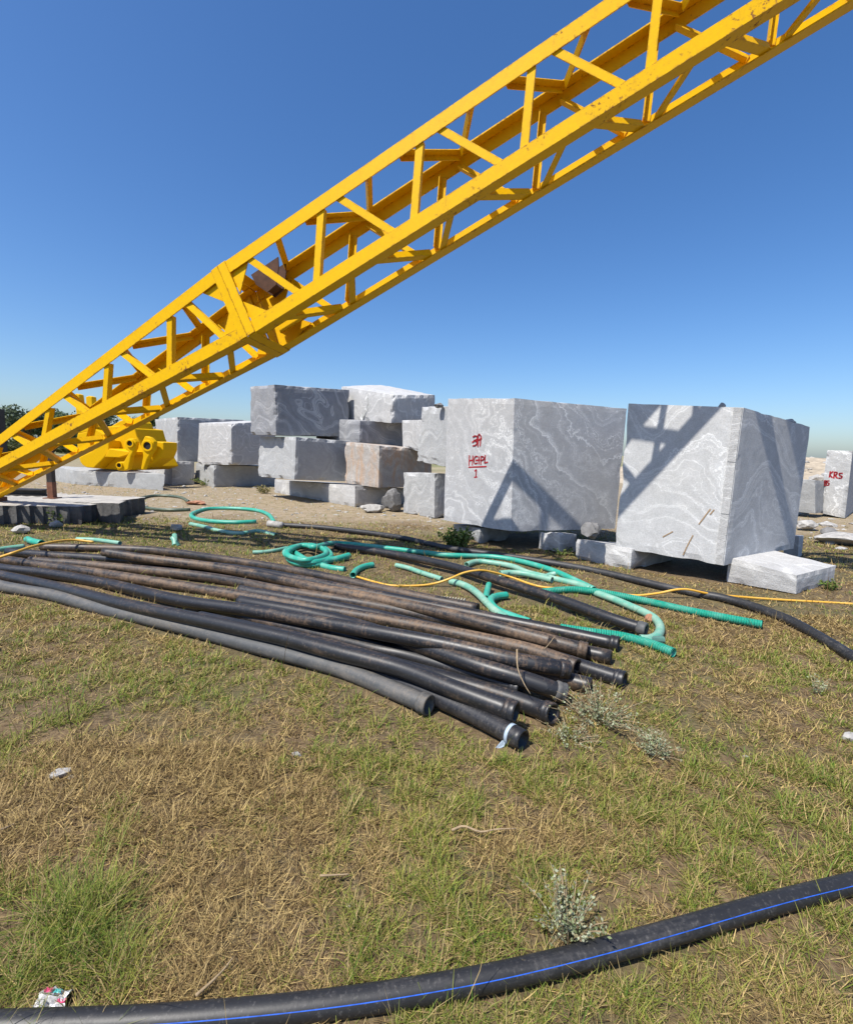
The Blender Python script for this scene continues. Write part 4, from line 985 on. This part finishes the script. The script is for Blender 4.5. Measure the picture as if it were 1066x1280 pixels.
def blades(name, label, zones, kind):
    VV = []; CC = []
    for n, y0, y1 in zones:
        x, y = sample(n, y0, y1, 1.08)
        g_, bare = greenness(x, y)
        if kind == 'green': keep = rng.random(n) < np.clip(g_ * 1.25, .03, 1) * (1 - .5 * bare)
        else: keep = rng.random(n) < np.clip(1.0 - .8 * g_, .1, 1) * (1 - .5 * bare)
        cl = np.clip((.55 * vn(x, y, 13) + .45 * vn(x, y, 29) - .36) / .30, 0, 1)
        keep &= rng.random(n) < ((.10 if kind == 'green' else .2) + (.9 if kind == 'green' else .8) * cl)
        keep &= ~blocked(x, y)
        x, y, g_, cl = x[keep], y[keep], g_[keep], cl[keep]; m = len(x)
        z = gh(x, y) - .004
        th = rng.uniform(0, 2 * np.pi, m)
        wd = np.clip(.0014 * (y * .8 + .4), .0017, .010) * rng.uniform(.7, 1.4, m)
        if kind == 'green':
            ln = (rng.gamma(3.0, .0085, m) * (.5 + .9 * g_) + .010) * (.55 + .65 * cl)
            tall = np.zeros(m)
            for (cx, cy), r, s in (((-.98, 1.18), .22, 2.2), ((-1.9, 2.65), .24, .9), ((-1.15, 1.5), .14, 1.0), ((.15, 1.38), .3, .5)):
                tall += s * np.exp(-((x - cx) ** 2 + (y - cy) ** 2) / (2 * r * r))
            ln = ln * (1 + tall * rng.uniform(.3, 1, m)); lean = np.abs(rng.normal(.72, .38, m)); bend = rng.uniform(.2, 1.2, m)
            t = np.clip(rng.normal(.42, .22, m) + .3 * (1 - g_) + .35 * (fbm(x, y, 1.1) - .5), 0, 1)[:, None]
            c = np.array([.07, .15, .014]) * (1 - t) + np.array([.32, .29, .06]) * t
            dry = rng.random(m) < .22; c[dry] = np.array([.37, .28, .125])
        else:
            ln = rng.gamma(2.2, .0145, m) + .010; lean = np.clip(rng.normal(1.34, .2, m), .3, 1.56); bend = rng.uniform(-.5, .3, m)
            stalk = rng.random(m) < .012; ln[stalk] *= 2.2; lean[stalk] = rng.uniform(.1, .8, stalk.sum())
            t = rng.random(m)[:, None]
            t = t ** 1.4; c = np.array([.11, .066, .028]) * (1 - t) + np.array([.55, .405, .165]) * t
            z = z + rng.uniform(0, .012, m)
        c = c * rng.uniform(.75, 1.25, (m, 1))
        dx, dy = np.cos(th), np.sin(th); px, py = -dy, dx
        def pt(s, w):
            L = lean + bend * s * .6
            r_ = ln * s
            return np.stack([x + dx * r_ * np.sin(L) + px * w, y + dy * r_ * np.sin(L) + py * w, z + r_ * np.cos(L)], 1)
        VV.append(np.stack([pt(0, -wd / 2), pt(0, wd / 2), pt(.55, wd * .42), pt(.55, -wd * .42), pt(1.0, 0 * wd)], 1)); CC.append(np.repeat(c[:, None, :], 5, 1))
    V = np.concatenate(VV).reshape(-1, 3); C_ = np.concatenate(CC).reshape(-1, 3); m = len(V) // 5; b = np.arange(m)[:, None] * 5
    T = np.concatenate([b + [0, 1, 2], b + [0, 2, 3], b + [3, 2, 4]]).reshape(-1, 3)
    o = fastmesh(name, V, T, C_, M['grass']); tag(o, label, 'grass', kind='stuff'); return o
blades('grass', 'patchy short green grass over the yard', [(430000, .55, 2.2), (340000, 2.2, 4.5), (235000, 4.5, 9.5), (75000, 9.5, 17)], 'green')
blades('dry_grass', 'flattened dry straw and dead grass over the yard', [(610000, .55, 2.2), (400000, 2.2, 4.5), (210000, 4.5, 9.5), (55000, 9.5, 17)], 'dry')

def plant(name, label, base, rad, h, nst, nleaf, leaf, cols, cat='plant', group=None, droop=.0, spread=.9):
    rt = empty(name, base, label, cat, group)
    g = Geo(); LV = []; LC = []
    for s in range(nst):
        th = rng.uniform(0, 6.283); lean = rng.uniform(.05, spread); L_ = h * rng.uniform(.6, 1.1)
        b0 = base + np.array([math.cos(th), math.sin(th), 0]) * rad * .25 * rng.random()
        tip = b0 + np.array([math.cos(th) * math.sin(lean) * L_ * 1.1 * rad / h, math.sin(th) * math.sin(lean) * L_ * 1.1 * rad / h, math.cos(lean) * L_])
        mid = (b0 + tip) / 2 + np.array([0, 0, .12 * L_])
        W = catmull([b0, mid, tip], 7); t = tube(W, np.linspace(.0022, .0009, 7) * (1 + h), 5, False); g.add(t[0], t[1])
        for k in range(nleaf):
            u_ = rng.uniform(.2, 1.0); p = W[min(6, int(u_ * 6))] * 1.0 + rng.normal(0, .006, 3) + (tip - b0) * rng.uniform(-.05, .05)
            a = rng.uniform(0, 6.283); el = rng.uniform(-.3, .9); d = np.array([math.cos(a) * math.cos(el), math.sin(a) * math.cos(el), math.sin(el)])
            n_ = rng.normal(0, 1, 3); sd_ = np.cross(d, n_); sd_ /= np.linalg.norm(sd_); l_ = leaf[0] * rng.uniform(.6, 1.3); w_ = leaf[1] * rng.uniform(.7, 1.3)
            LV += [p, p + d * l_ * .5 + sd_ * w_, p + d * l_, p + d * l_ * .5 - sd_ * w_]
            c = np.array(cols[rng.integers(len(cols))]) * rng.uniform(.8, 1.2); LC += [c] * 4
    g.build('stem', M['twig'], rt)
    LV = np.array(LV); LV[:, 2] = np.maximum(LV[:, 2], .003)
    fastmesh('foliage', LV, np.arange(len(LV)).reshape(-1, 4), np.array(LC), M['leaf'], rt, org=base)
    return rt
GREY = [(.25, .285, .15), (.32, .35, .22), (.17, .21, .095), (.36, .38, .26), (.30, .26, .14)]
plant('silver_shrub', 'silvery grey shrub in front of the striped pipe, the nearest one', atZ(712, 1168), .17, .17, 34, 26, (.013, .0038), GREY, 'shrub', 'silvery shrubs')
plant('silver_shrub', 'widest silvery shrub growing at the ends of the piled pipes', atZ(748, 902), .36, .17, 60, 22, (.015, .0045), GREY, 'shrub', 'silvery shrubs')
plant('silver_shrub', 'small round silvery shrub right of the pipe ends', atZ(816, 942), .16, .10, 40, 22, (.013, .0038), GREY, 'shrub', 'silvery shrubs')
plant('silver_shrub', 'sparse silvery shrub just below the pipe ends', atZ(712, 925), .2, .09, 26, 18, (.013, .0038), GREY, 'shrub', 'silvery shrubs')
plant('silver_shrub', 'thin grey weed at far right beyond the pipe ends', atZ(1018, 866), .14, .12, 14, 16, (.014, .004), GREY, 'shrub', 'silvery shrubs')
GRN = [(.07, .13, .025), (.11, .17, .035), (.16, .19, .05)]
plant('weed', 'leafy green weed at the foot of the lettered block', atZ(572, 686), .42, .34, 50, 24, (.05, .017), GRN, 'weed', 'green weeds')
plant('weed', 'small green weed against the slab under the large pale block', atZ(1035, 738), .16, .14, 20, 14, (.03, .011), GRN, 'weed', 'green weeds')
plant('weed', 'low green weed in the shade under the lettered block', atZ(700, 694), .3, .12, 20, 14, (.03, .01), GRN, 'weed', 'green weeds')
plant('weed', 'green weed at the foot of the left stack', atZ(258, 607), .6, .30, 30, 14, (.07, .02), GRN + [(.3, .27, .1)], 'weed', 'green weeds')
plant('weed', 'dry yellow weed between the two stacks', atZ(330, 617), .5, .28, 26, 14, (.06, .014), [(.3, .26, .11), (.2, .2, .06)], 'weed', 'green weeds')
plant('weed', 'tall green weed before the scalloped slab', atZ(75, 655), .35, .3, 30, 16, (.06, .015), GRN, 'weed', 'green weeds')
plant('bush', 'dark bush on the rubble bank behind the KRS block', np.array([19.5, 22.5, .9]), .9, .75, 40, 40, (.1, .04), [(.05, .08, .02), (.09, .11, .035)], 'bush')

def tree(label, px, topy, Y, width, seed, tint):
    base = atY(px, 556, Y); base[2] = float(gh(base[0], base[1])) - .05
    top = atY(px, topy, Y)[2]; H_ = top - base[2]
    rt = empty('tree', base, label, 'tree', 'trees along the skyline')
    g = Geo(); r0 = .035 * H_
    W = catmull([base, base + [.1, 0, H_ * .3], base + [-.1, .1, H_ * .75]], 8); t = tube(W, np.linspace(r0, r0 * .4, 8), 8, False); g.add(t[0], t[1])
    cl = []
    for i in range(9):
        a = rng.uniform(0, 6.28); rr_ = width * rng.uniform(.15, .55); z_ = H_ * rng.uniform(.3, .85)
        c = base + [math.cos(a) * rr_, math.sin(a) * rr_, z_]; cl.append((c, width * rng.uniform(.22, .4)))
        t = tube(catmull([base + [0, 0, H_ * .25], (base + c) / 2 + [0, 0, H_ * .15], c], 6), np.linspace(r0 * .45, r0 * .1, 6), 6, False); g.add(t[0], t[1])
    g.build('trunk', M['bark'], rt)
    LV = []; LC = []
    for c, r_ in cl:
        n_ = 420; d = rng.normal(0, 1, (n_, 3)); d /= np.linalg.norm(d, axis=1)[:, None]; p = c + d * (r_ * rng.uniform(.35, 1.05, (n_, 1))) * [1, 1, .75]
        p[:, 2] = np.clip(p[:, 2], base[2] + .2, None)
        a = rng.normal(0, 1, (n_, 3)); a /= np.linalg.norm(a, axis=1)[:, None]; b = np.cross(a, d); b /= np.linalg.norm(b, axis=1)[:, None] + 1e-6
        s_ = rng.uniform(.10, .24, (n_, 1)); LV.append(np.stack([p - a * s_, p + b * s_ * .6, p + a * s_, p - b * s_ * .6], 1))
        LC.append(np.repeat((np.array(tint) * rng.uniform(.65, 1.35, (n_, 1)))[:, None, :], 4, 1))
    LV = np.concatenate(LV).reshape(-1, 3); LC = np.concatenate(LC).reshape(-1, 3)
    fastmesh('crown', LV, np.arange(len(LV)).reshape(-1, 4), LC, M['leaf'], rt, org=base)
TR = [(-70, 506, 62, 5.5, 'leafy tree beyond the left edge of the picture'), (8, 509, 66, 5, 'green tree behind the steel column at the left edge'), (36, 506, 60, 5, 'rounded green tree seen through the boom near the left edge'), (66, 512, 64, 5, 'low green tree between the two left boom chords'), (96, 520, 58, 4.2, 'bushy tree behind the bucket lugs'),
      (128, 517, 70, 5, 'tree crown showing above the bucket'), (160, 522, 66, 4.5, 'small tree crown right of the bucket under the boom'), (186, 514, 62, 3.6, 'tree crown just left of the left stack')]
for i, (px, ty, Y, w_, lab) in enumerate(TR): tree(lab, px, ty, Y, w_, i, [(.075, .11, .045), (.09, .125, .05), (.08, .105, .055)][i % 3])  # leaf tints lightened, distance haze put into the colour
# low scrub in front of the tree line
for i, (px, Y) in enumerate([(15, 44), (48, 40), (84, 46), (120, 42)]):
    b = atY(px, 553, Y); b[2] = float(gh(b[0], b[1]))
    plant('bush', ['dusty scrub at the left edge below the tree line', 'dusty scrub seen through the lower boom lattice', 'dusty scrub left of the bucket', 'dusty scrub behind the bucket'][i], b, 2.4, 1.3, 34, 60, (.22, .09), [(.07, .09, .03), (.13, .14, .06)], 'bush', 'scrub below the trees')
